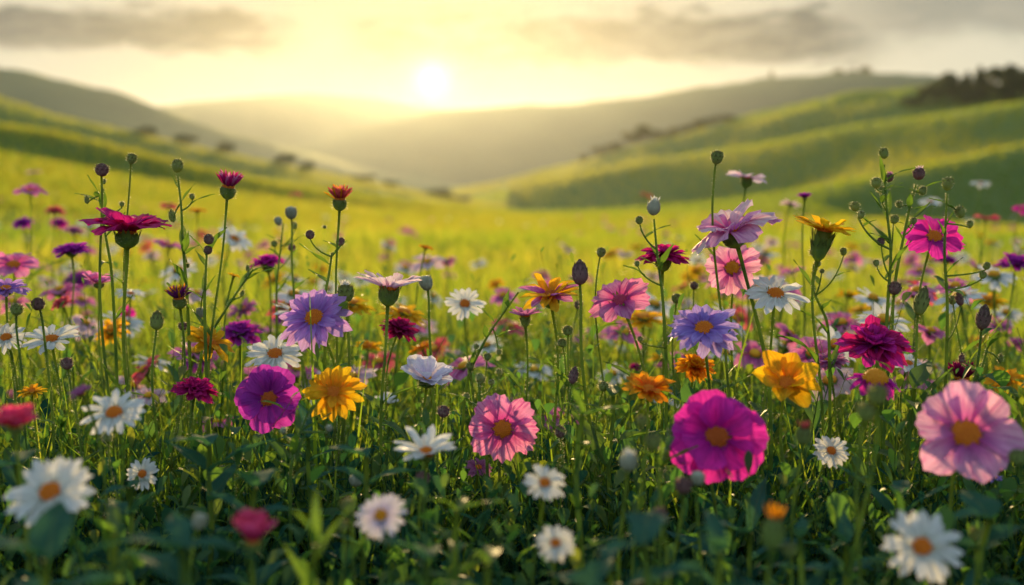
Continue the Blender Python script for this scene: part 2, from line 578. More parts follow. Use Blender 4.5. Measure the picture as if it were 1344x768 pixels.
knots = [(0.25, flat(0.25)), (1.0, flat(1.0)), (3.0, flat(3.0)), (8.0, flat(8.0)), (30.0, edge), (34.0, low(edge, K2, 7)), (41.0, K2),
         (47.0, low(K2, R3, 7)),
         (63.0, lambda x: np.clip((x - 1040) / 130, 0, 1) * 303 + (1 - np.clip((x - 1040) / 130, 0, 1)) * (R3(x) * 0.62 + low(K2, R3, 7)(x) * 0.38)), (82.0, R3), (98.0, lambda x: low(R3, R2, 9)(x) + 34 * np.clip((560 - x) / 250, 0, 1)), (150.0, lambda x: np.where(x < 690, np.minimum(L2(x), R2(x) + 30), R2(x))),
         (176.0, low(R2, R1, 12)), (260.0, R1), (340.0, low(R1, LB, 22)), (500.0, LB), (590.0, low(LB, MR, 25)), (780.0, MR),
         (930.0, low(MR, FR, 22)), (1300.0, FR), (1420.0, lambda x: FR(x) + 45), (1500.0, lambda x: np.full_like(x, 235.0))]
KD = np.log(np.array([k[0] for k in knots]))


def ground(x, y):
    x = np.asarray(x, float)
    y = np.asarray(y, float)
    shp = np.broadcast(x, y).shape
    x, y = np.broadcast_to(x, shp).ravel(), np.broadcast_to(y, shp).ravel()
    r = np.maximum(np.hypot(x, y), 0.26)
    th = np.clip(np.arctan2(x, y), -0.9, 0.9)
    D = r * np.cos(th)
    px = 672 + np.tan(th) / K
    px = px + (14 * np.sin(D / 23.0 + 1.3) + 10 * np.sin(D / 9.0 + px / 130.0)) * np.clip(D / 60 - 0.5, 0, 1) * np.clip(420.0 / D, 0, 1)
    Y = np.stack([k[1](px) for k in knots])
    ld = np.clip(np.log(np.maximum(D, 0.26)), KD[0], KD[-1] - 1e-6)
    i = np.clip(np.searchsorted(KD, ld, side='right') - 1, 0, len(KD) - 2)
    t = (ld - KD[i]) / (KD[i + 1] - KD[i])
    t = np.where(i >= 4, t * t * (3 - 2 * t), t)
    ar = np.arange(len(x))
    yy = Y[i, ar] * (1 - t) + Y[i + 1, ar] * t
    z = HC + (HORIZON - yy) * K * D
    z = np.where(D < 8.0, 0.0, z)
    s = np.clip((D - 8) / 8, 0, 1)
    z = z * s * s * (3 - 2 * s)
    # small lumps, growing with distance
    lump = np.sin(x / 9.1 + 0.7) * np.cos(y / 11.3 + 0.2) + 0.6 * np.sin(x / 3.7 - y / 5.1)
    z = z + lump * 0.0016 * np.clip(D - 20, 0, 400)
    z = z + 0.004 * (np.sin(x * 9.0 + y * 3.1) + np.cos(y * 7.3 - x * 4.4))
    return z.reshape(shp)


def gz(x, y):
    return float(ground(np.array([x]), np.array([y]))[0])


nt, nr = 480, 420
thf = np.linspace(-0.95, 0.95, nt)
thb = np.linspace(0.95, 2 * math.pi - 0.95, 60)[1:-1]
th = np.concatenate([thf, thb])
rr = np.exp(np.linspace(math.log(0.3), math.log(1560), nr))
TH, RR = np.meshgrid(th, rr)
gx, gy = RR * np.sin(TH), RR * np.cos(TH)
V = np.stack([gx, gy, ground(gx, gy)], -1).reshape(-1, 3)
V = np.concatenate([V, [[0, 0, 0.0]]])
m = len(th)
i, j = np.meshgrid(np.arange(nr - 1), np.arange(m), indexing='ij')
quads = np.stack([i * m + j, (i + 1) * m + j, (i + 1) * m + (j + 1) % m, i * m + (j + 1) % m], -1).reshape(-1, 4)

mg, t = mat_new('meadow_soil_and_turf')
geo = t.node('ShaderNodeNewGeometry')
n0 = t.noise(geo.outputs['Position'], 0.035, 4)
n1_ = t.noise(geo.outputs['Position'], 0.6, 5, 0.65)
n2_ = t.noise(geo.outputs['Position'], 22.0, 4, 0.6)
ln = t.node('ShaderNodeVectorMath', operation='LENGTH')
t.put(ln.inputs[0], geo.outputs['Position'])
far = t.step(ln.outputs['Value'], 2.5, 9.0)
soil = t.mix(n2_, (0.012, 0.014, 0.006), (0.04, 0.045, 0.016))
turf = t.mix(t.step(n0, 0.35, 0.65), (0.036, 0.090, 0.022), (0.075, 0.120, 0.024))
turf = t.mix(t.m('MULTIPLY', t.step(n1_, 0.45, 0.7), 0.4), turf, (0.085, 0.10, 0.03))
p = t.node('ShaderNodeBsdfPrincipled')
t.put(p.inputs['Base Color'], t.mix(t.step(ln.outputs['Value'], 330.0, 470.0), t.mix(far, soil, turf), t.mix(t.step(n1_, 0.3, 0.7), (0.024, 0.055, 0.046), (0.042, 0.080, 0.060))))  # far hills turned blue-green: cool haze put into the ground colour
p.inputs['Roughness'].default_value = 0.95
p.inputs['Specular IOR Level'].default_value = 0.1
p.inputs['Sheen Weight'].default_value = 0.25
p.inputs['Sheen Roughness'].default_value = 0.5
p.inputs['Sheen Tint'].default_value = (0.6, 0.7, 0.2, 1)
b = t.node('ShaderNodeBump')
b.inputs['Strength'].default_value = 0.6
b.inputs['Distance'].default_value = 0.3
t.put(b.inputs['Height'], t.m('ADD', n1_, t.m('MULTIPLY', n2_, 0.1)))
t.put(p.inputs['Normal'], b.outputs[0])
finish(t, p.outputs[0])
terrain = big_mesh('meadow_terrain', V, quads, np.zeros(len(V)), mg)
tag(terrain, 'rolling green meadow ground running out to the distant hills', None, None, 'structure')

# ------------------------------------------------------------------ haze: one even box of air
hz_x, hz_y0, hz_y1, hz_z0, hz_z1 = 1700, -1700, 1600, float(V[:, 2].min()) - 1, float(V[:, 2].max()) + 12
hv = np.array([[a, b_, c] for a in (-hz_x, hz_x) for b_ in (hz_y0, hz_y1) for c in (hz_z0, hz_z1)], float)
hm, t = mat_new('valley_haze')
pv = t.node('ShaderNodeVolumePrincipled')
pv.inputs['Color'].default_value = (0.88, 0.95, 1.0, 1)
pv.inputs['Density'].default_value = HAZE = 0.000085
pv.inputs['Anisotropy'].default_value = 0.77
o = t.node('ShaderNodeOutputMaterial')
t.put(o.inputs['Volume'], pv.outputs[0])
hb = MB()
hb.add(hv, [(0, 1, 3, 2), (4, 6, 7, 5), (0, 4, 5, 1), (2, 3, 7, 6), (0, 2, 6, 4), (1, 5, 7, 3)])
haze = hb.build('haze', hm)
tag(haze, 'pale golden morning haze filling the valley air', None, None, 'stuff')
print('terrain z', V[:, 2].min(), V[:, 2].max())


# ------------------------------------------------------------------ grass of the far slopes, the meadow and the foreground
def blades(n, r0, r1, half, hfun, wfun, segs, name, mat, lean=0.35, power=1.0, zfun=None, seed=1, tintf=None, clear=None):
    g = np.random.default_rng(seed)
    # even in screen depth: density falls with distance
    q = g.random(n)
    r = np.exp(np.log(r0) + (np.log(r1) - np.log(r0)) * q ** power)
    a = (g.random(n) * 2 - 1) * half
    x, y = r * np.sin(a), r * np.cos(a)
    if clear is not None:
        keep = clear(x, y, g)
        x, y, r = x[keep], y[keep], r[keep]
        n = len(x)
    z = ground(x, y)
    h = hfun(r, g, x, y)
    if r0 < 2:
        keep = clear_view(x, y, z, h * 0.95, r, 0.75)
        x, y, z, h, r = x[keep], y[keep], z[keep], h[keep], r[keep]
        n = len(x)
    w = wfun(r, g)
    psi = g.random(n) * 2 * math.pi
    ln_ = np.abs(g.normal(0, lean, n)) + 0.06
    face = g.random(n) * math.pi
    fx, fy = np.cos(face), np.sin(face)
    S = segs
    tt = np.linspace(0, 1, S + 1)
    cx = x[:, None] + (h * ln_ * np.cos(psi))[:, None] * tt ** 2
    cyy = y[:, None] + (h * ln_ * np.sin(psi))[:, None] * tt ** 2
    cz = z[:, None] - 0.004 + h[:, None] * (tt - 0.35 * np.minimum(ln_, 1.2)[:, None] * tt ** 2.2)
    ww = (w[:, None] * 0.5) * (1 - tt ** 2.2) * (0.75 + 0.5 * np.sin(tt * 2.6)) + w[:, None] * 0.03
    L = np.stack([cx - fx[:, None] * ww, cyy - fy[:, None] * ww, cz], -1)
    R = np.stack([cx + fx[:, None] * ww, cyy + fy[:, None] * ww, cz], -1)
    V = np.stack([L, R], 2).reshape(n * (S + 1) * 2, 3)
    base = (np.arange(n) * (S + 1) * 2)[:, None] + (np.arange(S) * 2)[None, :]
    q4 = np.stack([base, base + 1, base + 3, base + 2], -1).reshape(-1, 4)
    tn = np.clip(g.normal(0.42, 0.22, n), 0, 1) if tintf is None else tintf(g, x, y, r)
    T = np.repeat(tn, (S + 1) * 2)
    ob = big_mesh(name, V, q4, T, mat)
    return ob


def near_h(r, g, x, y):
    base = np.interp(r, [0.3, 0.7, 1.2, 2.5, 6, 12], [0.22, 0.27, 0.30, 0.27, 0.2, 0.16])
    patch = 0.5 + 0.5 * np.sin(x * 3.1 + 1.0) * np.cos(y * 2.3 + x)
    return base * (0.45 + 0.75 * g.random(len(r)) + 0.2 * patch) * (1 + (g.random(len(r)) < 0.05) * 0.3)


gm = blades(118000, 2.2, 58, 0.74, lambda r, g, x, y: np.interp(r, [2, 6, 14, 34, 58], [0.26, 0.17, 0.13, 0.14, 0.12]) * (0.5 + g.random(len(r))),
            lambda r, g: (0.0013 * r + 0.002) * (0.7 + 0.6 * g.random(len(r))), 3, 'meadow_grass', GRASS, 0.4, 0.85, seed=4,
            tintf=lambda g, x, y, r: np.clip(g.normal(0.5, 0.2, len(x)) + np.interp(r, [2, 8], [0.02, 0.16]) - 0.34 * np.clip(np.abs(x + 0.8) / 8.0 - 0.10, 0, 1.2) + 0.20 * np.sin(x * 0.9 + y * 0.5 + 1) * np.cos(y * 0.7 - x * 0.4) + 0.22 * np.sin(x * 0.31 - y * 0.22) * np.cos(y * 0.27 + x * 0.13 + 2), 0, 1))  # centre strip yellower, sides greener: backlit glow put into the tint
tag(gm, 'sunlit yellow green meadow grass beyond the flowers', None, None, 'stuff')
gh = blades(240000, 17, 420, 0.60, lambda r, g, x, y: (0.10 + 0.0010 * r) * (0.5 + g.random(len(r))),
            lambda r, g: (0.0018 * r) * (0.6 + 0.8 * g.random(len(r))), 2, 'hill_grass', HILLGRASS, 0.4, 1.0, seed=5,
            tintf=lambda g, x, y, r: np.clip(0.5 + 0.35 * np.sin(x / 31 + y / 17) + g.normal(0, 0.15, len(x)), 0, 1))
tag(gh, 'tall grass covering the rolling hill slopes', None, None, 'stuff')


# leafy ground cover: arching sprigs set with lance shaped leaves
HEADS = []            # (column, row, half width, distance) of the open flowers, so that no herb grows across their faces


def clear_view(x, y, z, h, r, room=1.0):
    cp, sp = math.cos(PITCH), math.sin(PITCH)
    keep = np.ones(len(x), bool)
    for hx_, hy_, hw, hd in HEADS:
        zt = z + h - HC
        v = y * cp - zt * sp
        px = 672 + x / v / K
        py = 384 - (y * sp + zt * cp) / v / K
        keep &= ~((y < hd + 0.03) & (np.abs(px - hx_) < hw * room + 12) & (py < hy_ + hw * 0.6))
    return keep


def cover(n, r0, r1, half, name, seed, hmul=1.0, size=1.0, tmean=0.35, nleaf=9, power=0.9, mat=None):
    g = np.random.default_rng(seed)
    r = np.exp(np.log(r0) + (np.log(r1) - np.log(r0)) * g.random(n) ** power)
    a = (g.random(n) * 2 - 1) * half
    x, y = r * np.sin(a), r * np.cos(a)
    z = ground(x, y)
    h = np.interp(r, [0.3, 0.7, 1.2, 3, 8], [0.2, 0.25, 0.27, 0.22, 0.16]) * (0.5 + 0.7 * g.random(n)) * hmul
    keep = clear_view(x, y, z, h, r)
    x, y, z, h, r = x[keep], y[keep], z[keep], h[keep], r[keep]
    n = len(x)
    psi = g.random(n) * 6.283
    le = np.abs(g.normal(0, 0.35, n))
    M = n * nleaf
    pid = np.repeat(np.arange(n), nleaf)
    f = np.tile(np.linspace(0.15, 1.0, nleaf), n) + g.normal(0, 0.04, M)
    bx = x[pid] + h[pid] * le[pid] * np.cos(psi[pid]) * f ** 2
    by = y[pid] + h[pid] * le[pid] * np.sin(psi[pid]) * f ** 2
    bz = z[pid] + h[pid] * f * (1 - 0.12 * le[pid] * f)
    ph = np.tile(np.arange(nleaf) * 2.4, n) + psi[pid] + g.normal(0, 0.3, M)
    L = (0.018 + 0.04 * g.random(n))[pid] * size * (1.25 - 0.75 * f) * (0.7 + 0.6 * g.random(M))
    wd = L * (0.11 + 0.16 * g.random(n))[pid]
    up = 0.35 + 0.7 * f + g.normal(0, 0.25, M)
    S = 4
    tt = np.linspace(0, 1, S + 1)
    dirx, diry = np.cos(ph), np.sin(ph)
    ca, sa = np.cos(up), np.sin(up)
    droop = (0.2 + 0.5 * g.random(M))
    al = L[:, None] * tt
    ox = dirx[:, None] * al * ca[:, None]
    oy = diry[:, None] * al * ca[:, None]
    oz = al * sa[:, None] - droop[:, None] * L[:, None] * tt ** 2 * 0.6
    prof = np.array([0.10, 0.75, 1.0, 0.7, 0.03])
    sx, sy = -diry, dirx
    C = np.stack([bx[:, None] + ox, by[:, None] + oy, bz[:, None] + oz], -1)
    off = np.stack([sx[:, None] * prof * wd[:, None], sy[:, None] * prof * wd[:, None], prof * wd[:, None] * 0.35], -1)
    offr = off * np.array([-1, -1, 1])
    V = np.stack([C + off, C, C + offr], 2).reshape(M * (S + 1) * 3, 3)
    base = (np.arange(M) * (S + 1) * 3)[:, None] + (np.arange(S) * 3)[None, :]
    qa = np.stack([base, base + 1, base + 4, base + 3], -1)
    qb = np.stack([base + 1, base + 2, base + 5, base + 4], -1)
    Q = np.concatenate([qa.reshape(-1, 4), qb.reshape(-1, 4)])
    tn = np.clip(g.normal(tmean, 0.2, n)[pid] + g.normal(0, 0.08, M), 0, 1)
    T = np.repeat(tn, (S + 1) * 3)
    # the thin stalks
    ns = 5
    t2 = np.linspace(0, 1, ns + 1)
    kx = x[:, None] + (h * le * np.cos(psi))[:, None] * t2 ** 2
    ky = y[:, None] + (h * le * np.sin(psi))[:, None] * t2 ** 2
    kz = z[:, None] + h[:, None] * t2 * (1 - 0.12 * le[:, None] * t2)
    CC = np.stack([kx, ky, kz], -1)
    rad = (0.0011 * size * (1.2 - 0.8 * t2))[None, :, None]
    rng3 = []
    for q in range(3):
        an = q * 2.094
        rng3.append(CC + np.concatenate([np.full(CC.shape[:2] + (1,), math.cos(an)), np.full(CC.shape[:2] + (1,), math.sin(an)), np.zeros(CC.shape[:2] + (1,))], -1) * rad)
    VS = np.stack(rng3, 2).reshape(-1, 3)
    b2 = (np.arange(n) * (ns + 1) * 3)[:, None] + (np.arange(ns) * 3)[None, :]
    QS = np.concatenate([np.stack([b2 + q, b2 + (q + 1) % 3, b2 + 3 + (q + 1) % 3, b2 + 3 + q], -1).reshape(-1, 4) for q in range(3)])
    TS = np.repeat(np.clip(g.normal(tmean + 0.1, 0.15, n), 0, 1), (ns + 1) * 3)
    ob = big_mesh(name, np.concatenate([V, VS]), np.concatenate([Q, QS + len(V)]), np.concatenate([T, TS]), mat or COVER)
    return ob



# ------------------------------------------------------------------ flower parts
def petal(L, Wd, kind, nu=6, nv=9, curl=0.0, cup=0.15, notch=0.0, ripple=0.03, sway=0.0):
    v = np.linspace(0, 1, nv + 1)[:, None]
    u = np.linspace(-1, 1, nu + 1)[None, :]
    if kind == 'broad':
        w = 0.20 + 0.80 * np.sin(np.minimum(v / 0.72, 1) * math.pi / 2) ** 1.25
        Lu = 1 - 0.20 * np.abs(u) ** 2.6 - notch * (0.5 - 0.5 * np.cos(3 * math.pi * u + rng.normal(0, 0.5))) * rng.uniform(0.5, 1.2)
    elif kind == 'oval':
        w = 0.30 + 0.70 * np.sin(np.minimum(v / 0.6, 1) * math.pi / 2) - 0.25 * np.clip(v - 0.6, 0, 1) ** 1.5
        Lu = 1 - 0.34 * np.abs(u) ** 1.9
    elif kind == 'strap':
        w = 0.45 + 0.55 * np.sin(np.minimum(v / 0.5, 1) * math.pi / 2)
        Lu = 1 - 0.22 * (Wd / L * 3) ** 0.5 * np.abs(u) ** 2.2 - notch * (0.5 - 0.5 * np.cos(2 * math.pi * u)) * 0.6
    else:  # pointed
        w = 0.35 + 0.65 * np.sin(np.minimum(v / 0.45, 1) * math.pi / 2) - 0.35 * np.clip(v - 0.5, 0, 1)
        Lu = 1 - 0.42 * np.abs(u) ** 1.4
    y = L * v * (1 - (1 - Lu) * v ** 2)
    x = u * Wd * 0.5 * w + sway * L * v ** 2
    ph = rng.uniform(0, 6.28)
    z = curl * L * v ** 2 + cup * Wd * (u ** 2 - 0.3) * w + ripple * L * np.sin(2.6 * u * math.pi / 2 + ph) * v \
        + ripple * 0.5 * L * np.sin(7 * v + ph) * u - 0.05 * Wd * np.exp(-(u / 0.18) ** 2) * w
    V = np.stack([x + 0 * z, y + 0 * z, z], -1).reshape(-1, 3)
    U = np.stack([(u * 0.5 + 0.5) + 0 * v, v + 0 * u], -1).reshape(-1, 2)
    return V, grid_faces(nu, nv), U


def rot(axis, a):
    return np.array(Matrix.Rotation(a, 3, axis))


def place(V, M, o):
    return V @ np.asarray(M).T + np.asarray(o)


def leaf_shape(L, Wd, curl=-0.25, fold=0.35, nu=4, nv=9, lobes=0):
    v = np.linspace(0, 1, nv + 1)[:, None]
    u = np.linspace(-1, 1, nu + 1)[None, :]
    w = np.sin(math.pi * np.clip(v, 0, 1) ** 0.75) ** 0.8 * (1 - 0.25 * v) + 0.05
    if lobes:
        w = w * (0.62 + 0.38 * np.abs(np.cos(v * math.pi * lobes)))
    w = w * (1 - v ** 6)
    x = u * Wd * 0.5 * w
    y = L * v + 0 * u
    z = curl * L * v ** 2 + fold * np.abs(u) * Wd * 0.5 * w + 0.02 * L * np.sin(9 * v + 2 * u + rng.uniform(0, 6))
    V = np.stack([x + 0 * z, y + 0 * z, z], -1).reshape(-1, 3)
    U = np.stack([(u * 0.5 + 0.5) + 0 * v, v + 0 * u], -1).reshape(-1, 2)
    return V, grid_faces(nu, nv), U


def dome(R, h, n, size, spike=1.0):
    """disc florets set in a spiral over a low dome"""
    mb = MB()
    prof = [(R * 1.0, -h * 0.25), (R * 0.98, 0), (R * 0.85, h * 0.42), (R * 0.6, h * 0.75), (R * 0.3, h * 0.92), (R * 0.04, h * 0.95)]
    V, F, U = lathe(prof, 16)
    mb.add(V, F, np.stack([U[:, 0], 0.05 + 0 * U[:, 1]], 1))
    for k in range(n):
        f = math.sqrt((k + 0.5) / n)
        a = k * 2.39996
        r = R * 0.97 * f
        zz = h * (1 - f ** 2.2) * 0.95
        nrm = unit([math.cos(a) * f * 0.9 * h / R * 1.4, math.sin(a) * f * 0.9 * h / R * 1.4, 1.0])
        Fm = frame(nrm)
        s = size * rng.uniform(0.8, 1.2)
        hh = s * 1.7 * spike * (0.6 + 0.8 * f) * rng.uniform(0.7, 1.2)
        P = np.array([[s, 0, 0], [0, s, 0], [-s, 0, 0], [0, -s, 0],
                      [s * .7, 0, hh * .7], [0, s * .7, hh * .7], [-s * .7, 0, hh * .7], [0, -s * .7, hh * .7], [0, 0, hh]])
        Q = [(0, 1, 5, 4), (1, 2, 6, 5), (2, 3, 7, 6), (3, 0, 4, 7), (4, 5, 8), (5, 6, 8), (6, 7, 8), (7, 4, 8)]
        uv = np.array([[0, 0.1]] * 4 + [[0, .75]] * 4 + [[0, 1.0]]) * np.array([1, 0.55 + 0.45 * f])
        mb.add(place(P, Fm, [r * math.cos(a), r * math.sin(a), zz]), Q, uv)
    return mb


def stem_path(top, axis, base, n=18, neck=0.03, wig=0.004):
    top, base, axis = np.asarray(top, float), np.asarray(base, float), unit(axis)
    H = max(top[2] - base[2], 0.05)
    p1 = top - axis * min(neck * 2.2, H * 0.35)
    p2 = base + np.array([(top[0] - base[0]) * 0.25, (top[1] - base[1]) * 0.25, H * 0.5])
    P = bez([top, p1, p2, base], n)
    t = np.linspace(0, 1, n)
    env = np.sin(math.pi * t)
    P[:, 0] += wig * np.sin(t * 9 + rng.uniform(0, 6)) * env
    P[:, 1] += wig * np.sin(t * 8 + rng.uniform(0, 6)) * env
    return P


def add_hairs_path(mb, P, rad, n, length, mi):
    idx = rng.uniform(0, len(P) - 1.001, n)
    i0 = idx.astype(int)
    f = (idx - i0)[:, None]
    pts = P[i0] * (1 - f) + P[i0 + 1] * f
    nr = rng.normal(size=(n, 3))
    T = P[i0 + 1] - P[i0]
    T /= np.linalg.norm(T, axis=1)[:, None] + 1e-9
    nr -= (nr * T).sum(1)[:, None] * T
    nr /= np.linalg.norm(nr, axis=1)[:, None]
    V, F = hairs(pts + nr * rad * 0.9, nr, length, 0.00016)
    mb.add(V, F, None, mi)


def stem_leaves(root, P, origin, n, size, mat=None, lo=0.25, hi=0.8, thin=0.16):
    for k in range(n):
        f = lo + (hi - lo) * (k + rng.uniform(0.1, 0.9)) / n
        i = int(f * (len(P) - 1))
        a = rng.uniform(0, 6.28)
        L = size * rng.uniform(0.6, 1.2)
        V, F, U = leaf_shape(L, L * thin * rng.uniform(0.7, 1.5), rng.uniform(-0.45, 0.1), 0.4)
        M = rot('Z', a) @ rot('X', rng.uniform(0.25, 1.0))
        MB().add(place(V, M, P[i]), F, U).build('leaf', mat or LEAF, root, origin)


KINDS = {
    # layers: (count, length, width, shape, lift, lift jitter, curl, cup, notch)
    'cosmos': dict(layers=[(8, 1.0, 0.66, 'broad', 0.24, 0.12, -0.22, 0.20, 0.13)], disc=0.27, dh=0.12, n=90, cal=0.16),
    'wide_cosmos': dict(layers=[(8, 1.0, 0.70, 'broad', 0.30, 0.16, -0.20, 0.22, 0.07)], disc=0.29, dh=0.14, n=100, cal=0.18),
    'full': dict(layers=[(7, 1.0, 0.84, 'broad', 0.20, 0.10, -0.18, 0.18, 0.05), (5, 0.82, 0.74, 'broad', 0.50, 0.12, -0.16, 0.22, 0.05)], disc=0.28, dh=0.15, n=100, cal=0.18),
    'cup': dict(layers=[(8, 1.0, 0.60, 'broad', 0.42, 0.12, 0.02, 0.14, 0.06), (5, 0.85, 0.5, 'broad', 0.72, 0.12, 0.02, 0.16, 0.06)], disc=0.18, dh=0.12, n=50, cal=0.28),
    'daisy': dict(layers=[(18, 1.0, 0.25, 'strap', 0.10, 0.09, -0.10, 0.16, 0.06)], disc=0.27, dh=0.13, n=95, cal=0.22),
    'daisy_up': dict(layers=[(17, 1.0, 0.26, 'strap', 0.50, 0.12, -0.08, 0.16, 0.06)], disc=0.25, dh=0.14, n=80, cal=0.26),
    'marigold': dict(layers=[(13, 1.0, 0.30, 'strap', 0.08, 0.10, -0.10, 0.2, 0.05), (8, 0.74, 0.27, 'strap', 0.34, 0.12, -0.06, 0.2, 0.05)], disc=0.27, dh=0.12, n=90, cal=0.24),
    'tickseed': dict(layers=[(8, 1.0, 0.56, 'oval', 0.26, 0.16, 0.05, 0.20, 0.0), (3, 0.7, 0.46, 'oval', 0.5, 0.16, 0.05, 0.20, 0.0)], disc=0.26, dh=0.10, n=90, cal=0.2),
    'aster': dict(layers=[(17, 1.0, 0.30, 'strap', 0.02, 0.14, -0.10, 0.18, 0.10), (13, 0.84, 0.28, 'strap', 0.24, 0.14, -0.08, 0.2, 0.1)], disc=0.29, dh=0.16, n=110, cal=0.26),
    'zinnia': dict(layers=[(16, 1.0, 0.34, 'strap', 0.0, 0.10, -0.10, 0.18, 0.10), (13, 0.86, 0.34, 'strap', 0.24, 0.10, -0.08, 0.2, 0.1),
                           (10, 0.64, 0.34, 'strap', 0.55, 0.12, -0.05, 0.25, 0.1), (7, 0.42, 0.32, 'strap', 0.95, 0.12, 0.1, 0.3, 0.1)], disc=0.14, dh=0.14, n=30, cal=0.28),
    'coneflower': dict(layers=[(12, 1.0, 0.40, 'strap', -0.34, 0.12, -0.16, 0.2, 0.1)], disc=0.42, dh=0.34, n=130, cal=0.2),
    'thistle': dict(layers=[(24, 1.15, 0.17, 'pointed', 0.72, 0.16, 0.16, 0.2, 0), (20, 1.15, 0.16, 'pointed', 1.0, 0.14, 0.10, 0.2, 0), (12, 1.1, 0.15, 'pointed', 1.3, 0.1, 0.05, 0.2, 0)], disc=0.34, dh=0.4, n=40, cal=0.7, calr=0.44),
    'side': dict(layers=[(9, 1.0, 0.60, 'broad', 0.40, 0.16, -0.42, 0.16, 0.10), (7, 0.82, 0.5, 'broad', 0.62, 0.16, -0.38, 0.18, 0.10)], disc=0.2, dh=0.12, n=50, cal=0.4),
}


def flower(kind, name, x, y, wpx, d, axis, color, label, cat='flower', disc='orange', lean=None, cal_len=None, leaves=2, leaf_size=0.055,
           petal_parts=True, tipcol=None, group=None, hair=90, lift=0.0):
    k = KINDS[kind]
    R = wpx * K * d * 0.5
    head = at(x, y, d)
    HEADS.append((x, y, wpx * 0.5, d))
    A = frame(unit(axis))
    A = A @ rot('Z', rng.uniform(0, 6.28))
    ax = A[:, 2]
    ch = (cal_len if cal_len is not None else k['cal']) * R
    cr = k.get('calr', 0.27) * R
    top = head - ax * ch
    lx, ly = lean if lean else (rng.normal(0, 0.02), rng.normal(0, 0.02) + 0.01)
    bx, by = top[0] + lx, max(top[1] + ly, 0.40)
    base = np.array([bx, by, gz(bx, by)])
    root = empty(name, base)
    tag(root, label, cat, group)
    P = stem_path(top, ax, base, neck=0.04)
    sr = max(0.0010, min(0.0021, R * 0.042)) * (0.8 if d < 0.75 else 1.0)
    mb = MB()
    rad = np.interp(np.linspace(0, 1, len(P)), [0, 0.1, 1], [sr * 1.25, sr * 0.9, sr * 1.5])
    mb.add(*tube(P, rad))
    if hair:
        add_hairs_path(mb, P[:12], sr, hair * 3, 0.0022, 1)
    mb.build('stem', [STEM, HAIR], root, base)
    # calyx: green cup with overlapping bracts
    cb = MB()
    prof = [(sr * 1.2, -0.02 * R), (cr * 0.55, ch * 0.10), (cr * 0.92, ch * 0.38), (cr * 1.0, ch * 0.7), (cr * 0.86, ch * 0.99)]
    V, F, U = lathe(prof, 18, 9, 0.05, 0.03)
    cb.add(place(V, A, top), F, U)
    for q in range(16):
        a = q * 2.4
        lv = (q % 2) * 0.3
        L = (0.16 if cal_len is None else 0.22) * R + ch * 0.45
        V, F, U = petal(L, L * 0.34, 'pointed', 2, 4, -0.05, 0.2, 0, 0.0)
        M = A @ rot('Z', a) @ rot('X', math.pi / 2 - 0.25)
        pos = top + A @ np.array([0, 0, ch * (0.12 + lv)]) + (A @ rot('Z', a)) @ np.array([0, cr * (0.62 + lv * 0.8), 0])
        cb.add(place(V, M, pos), F, U)
    if hair:
        n = hair
        a = rng.uniform(0, 6.28, n)
        zz = rng.uniform(0.1, 0.9, n)
        loc = np.stack([np.cos(a) * cr, np.sin(a) * cr, zz * ch], 1)
        nn = np.stack([np.cos(a), np.sin(a), 0 * a], 1)
        V, F = hairs(place(loc, A, top), nn @ A.T, 0.0028, 0.00016)
        cb.add(V, F, None, 1)
    cb.build('calyx', [CALYX, HAIR], root, base)
    # flower centre
    dr = k['disc'] * R
    db = dome(dr, k['dh'] * R, k['n'], dr * 0.95 / math.sqrt(k['n']) * 0.85)
    mb = MB()
    for V, U in zip(db.V, db.U):
        pass
    mb.V = [place(np.concatenate(db.V), A, head)]
    mb.U = [np.concatenate(db.U)]
    mb.F, mb.M, mb.n = db.F, db.M, db.n
    mb.build('flower_center', DM[disc], root, base)
    # petals
    ring = MB()
    for li, (n, ln, wd, shape, e, ej, curl, cup, notch) in enumerate(k['layers']):
        ph0 = rng.uniform(0, 6.28)
        if n > 10:
            n = max(9, n + int(rng.integers(-2, 3)))
        for q in range(n):
            a = ph0 + 6.2832 * q / n + rng.normal(0, 0.22 / n * 3)
            L = (R * ln - dr * 0.55) * rng.uniform(0.88, 1.06)
            Wp = R * wd * rng.uniform(0.88, 1.12)
            V, F, U = petal(L, Wp, shape, 6 if wd > 0.3 else 4, 9, curl + rng.normal(0, 0.07), cup * rng.uniform(0.5, 1.5), notch,
                            0.04 if wd > 0.5 else 0.026, rng.normal(0, 0.05))
            M = A @ rot('Z', a) @ rot('X', e + lift + rng.normal(0, ej)) @ rot('Y', rng.normal(0, 0.14))
            off = (A @ rot('Z', a)) @ np.array([0, dr * 0.55, (0.02 + 0.03 * li) * R + (q % 2) * 0.015 * R])
            V = place(V, M, head + off)
            mat = PM[tipcol if (tipcol and q % 3 == 0) else color]
            if petal_parts:
                MB().add(V, F, U).build('petal', mat, root, base)
            else:
                ring.add(V, F, U)
    if not petal_parts:
        ring.build('petal_ring', PM[color], root, base)
    if leaves:
        stem_leaves(root, P, base, leaves, leaf_size * (1.0 if d > 0.8 else 0.55))
    return root


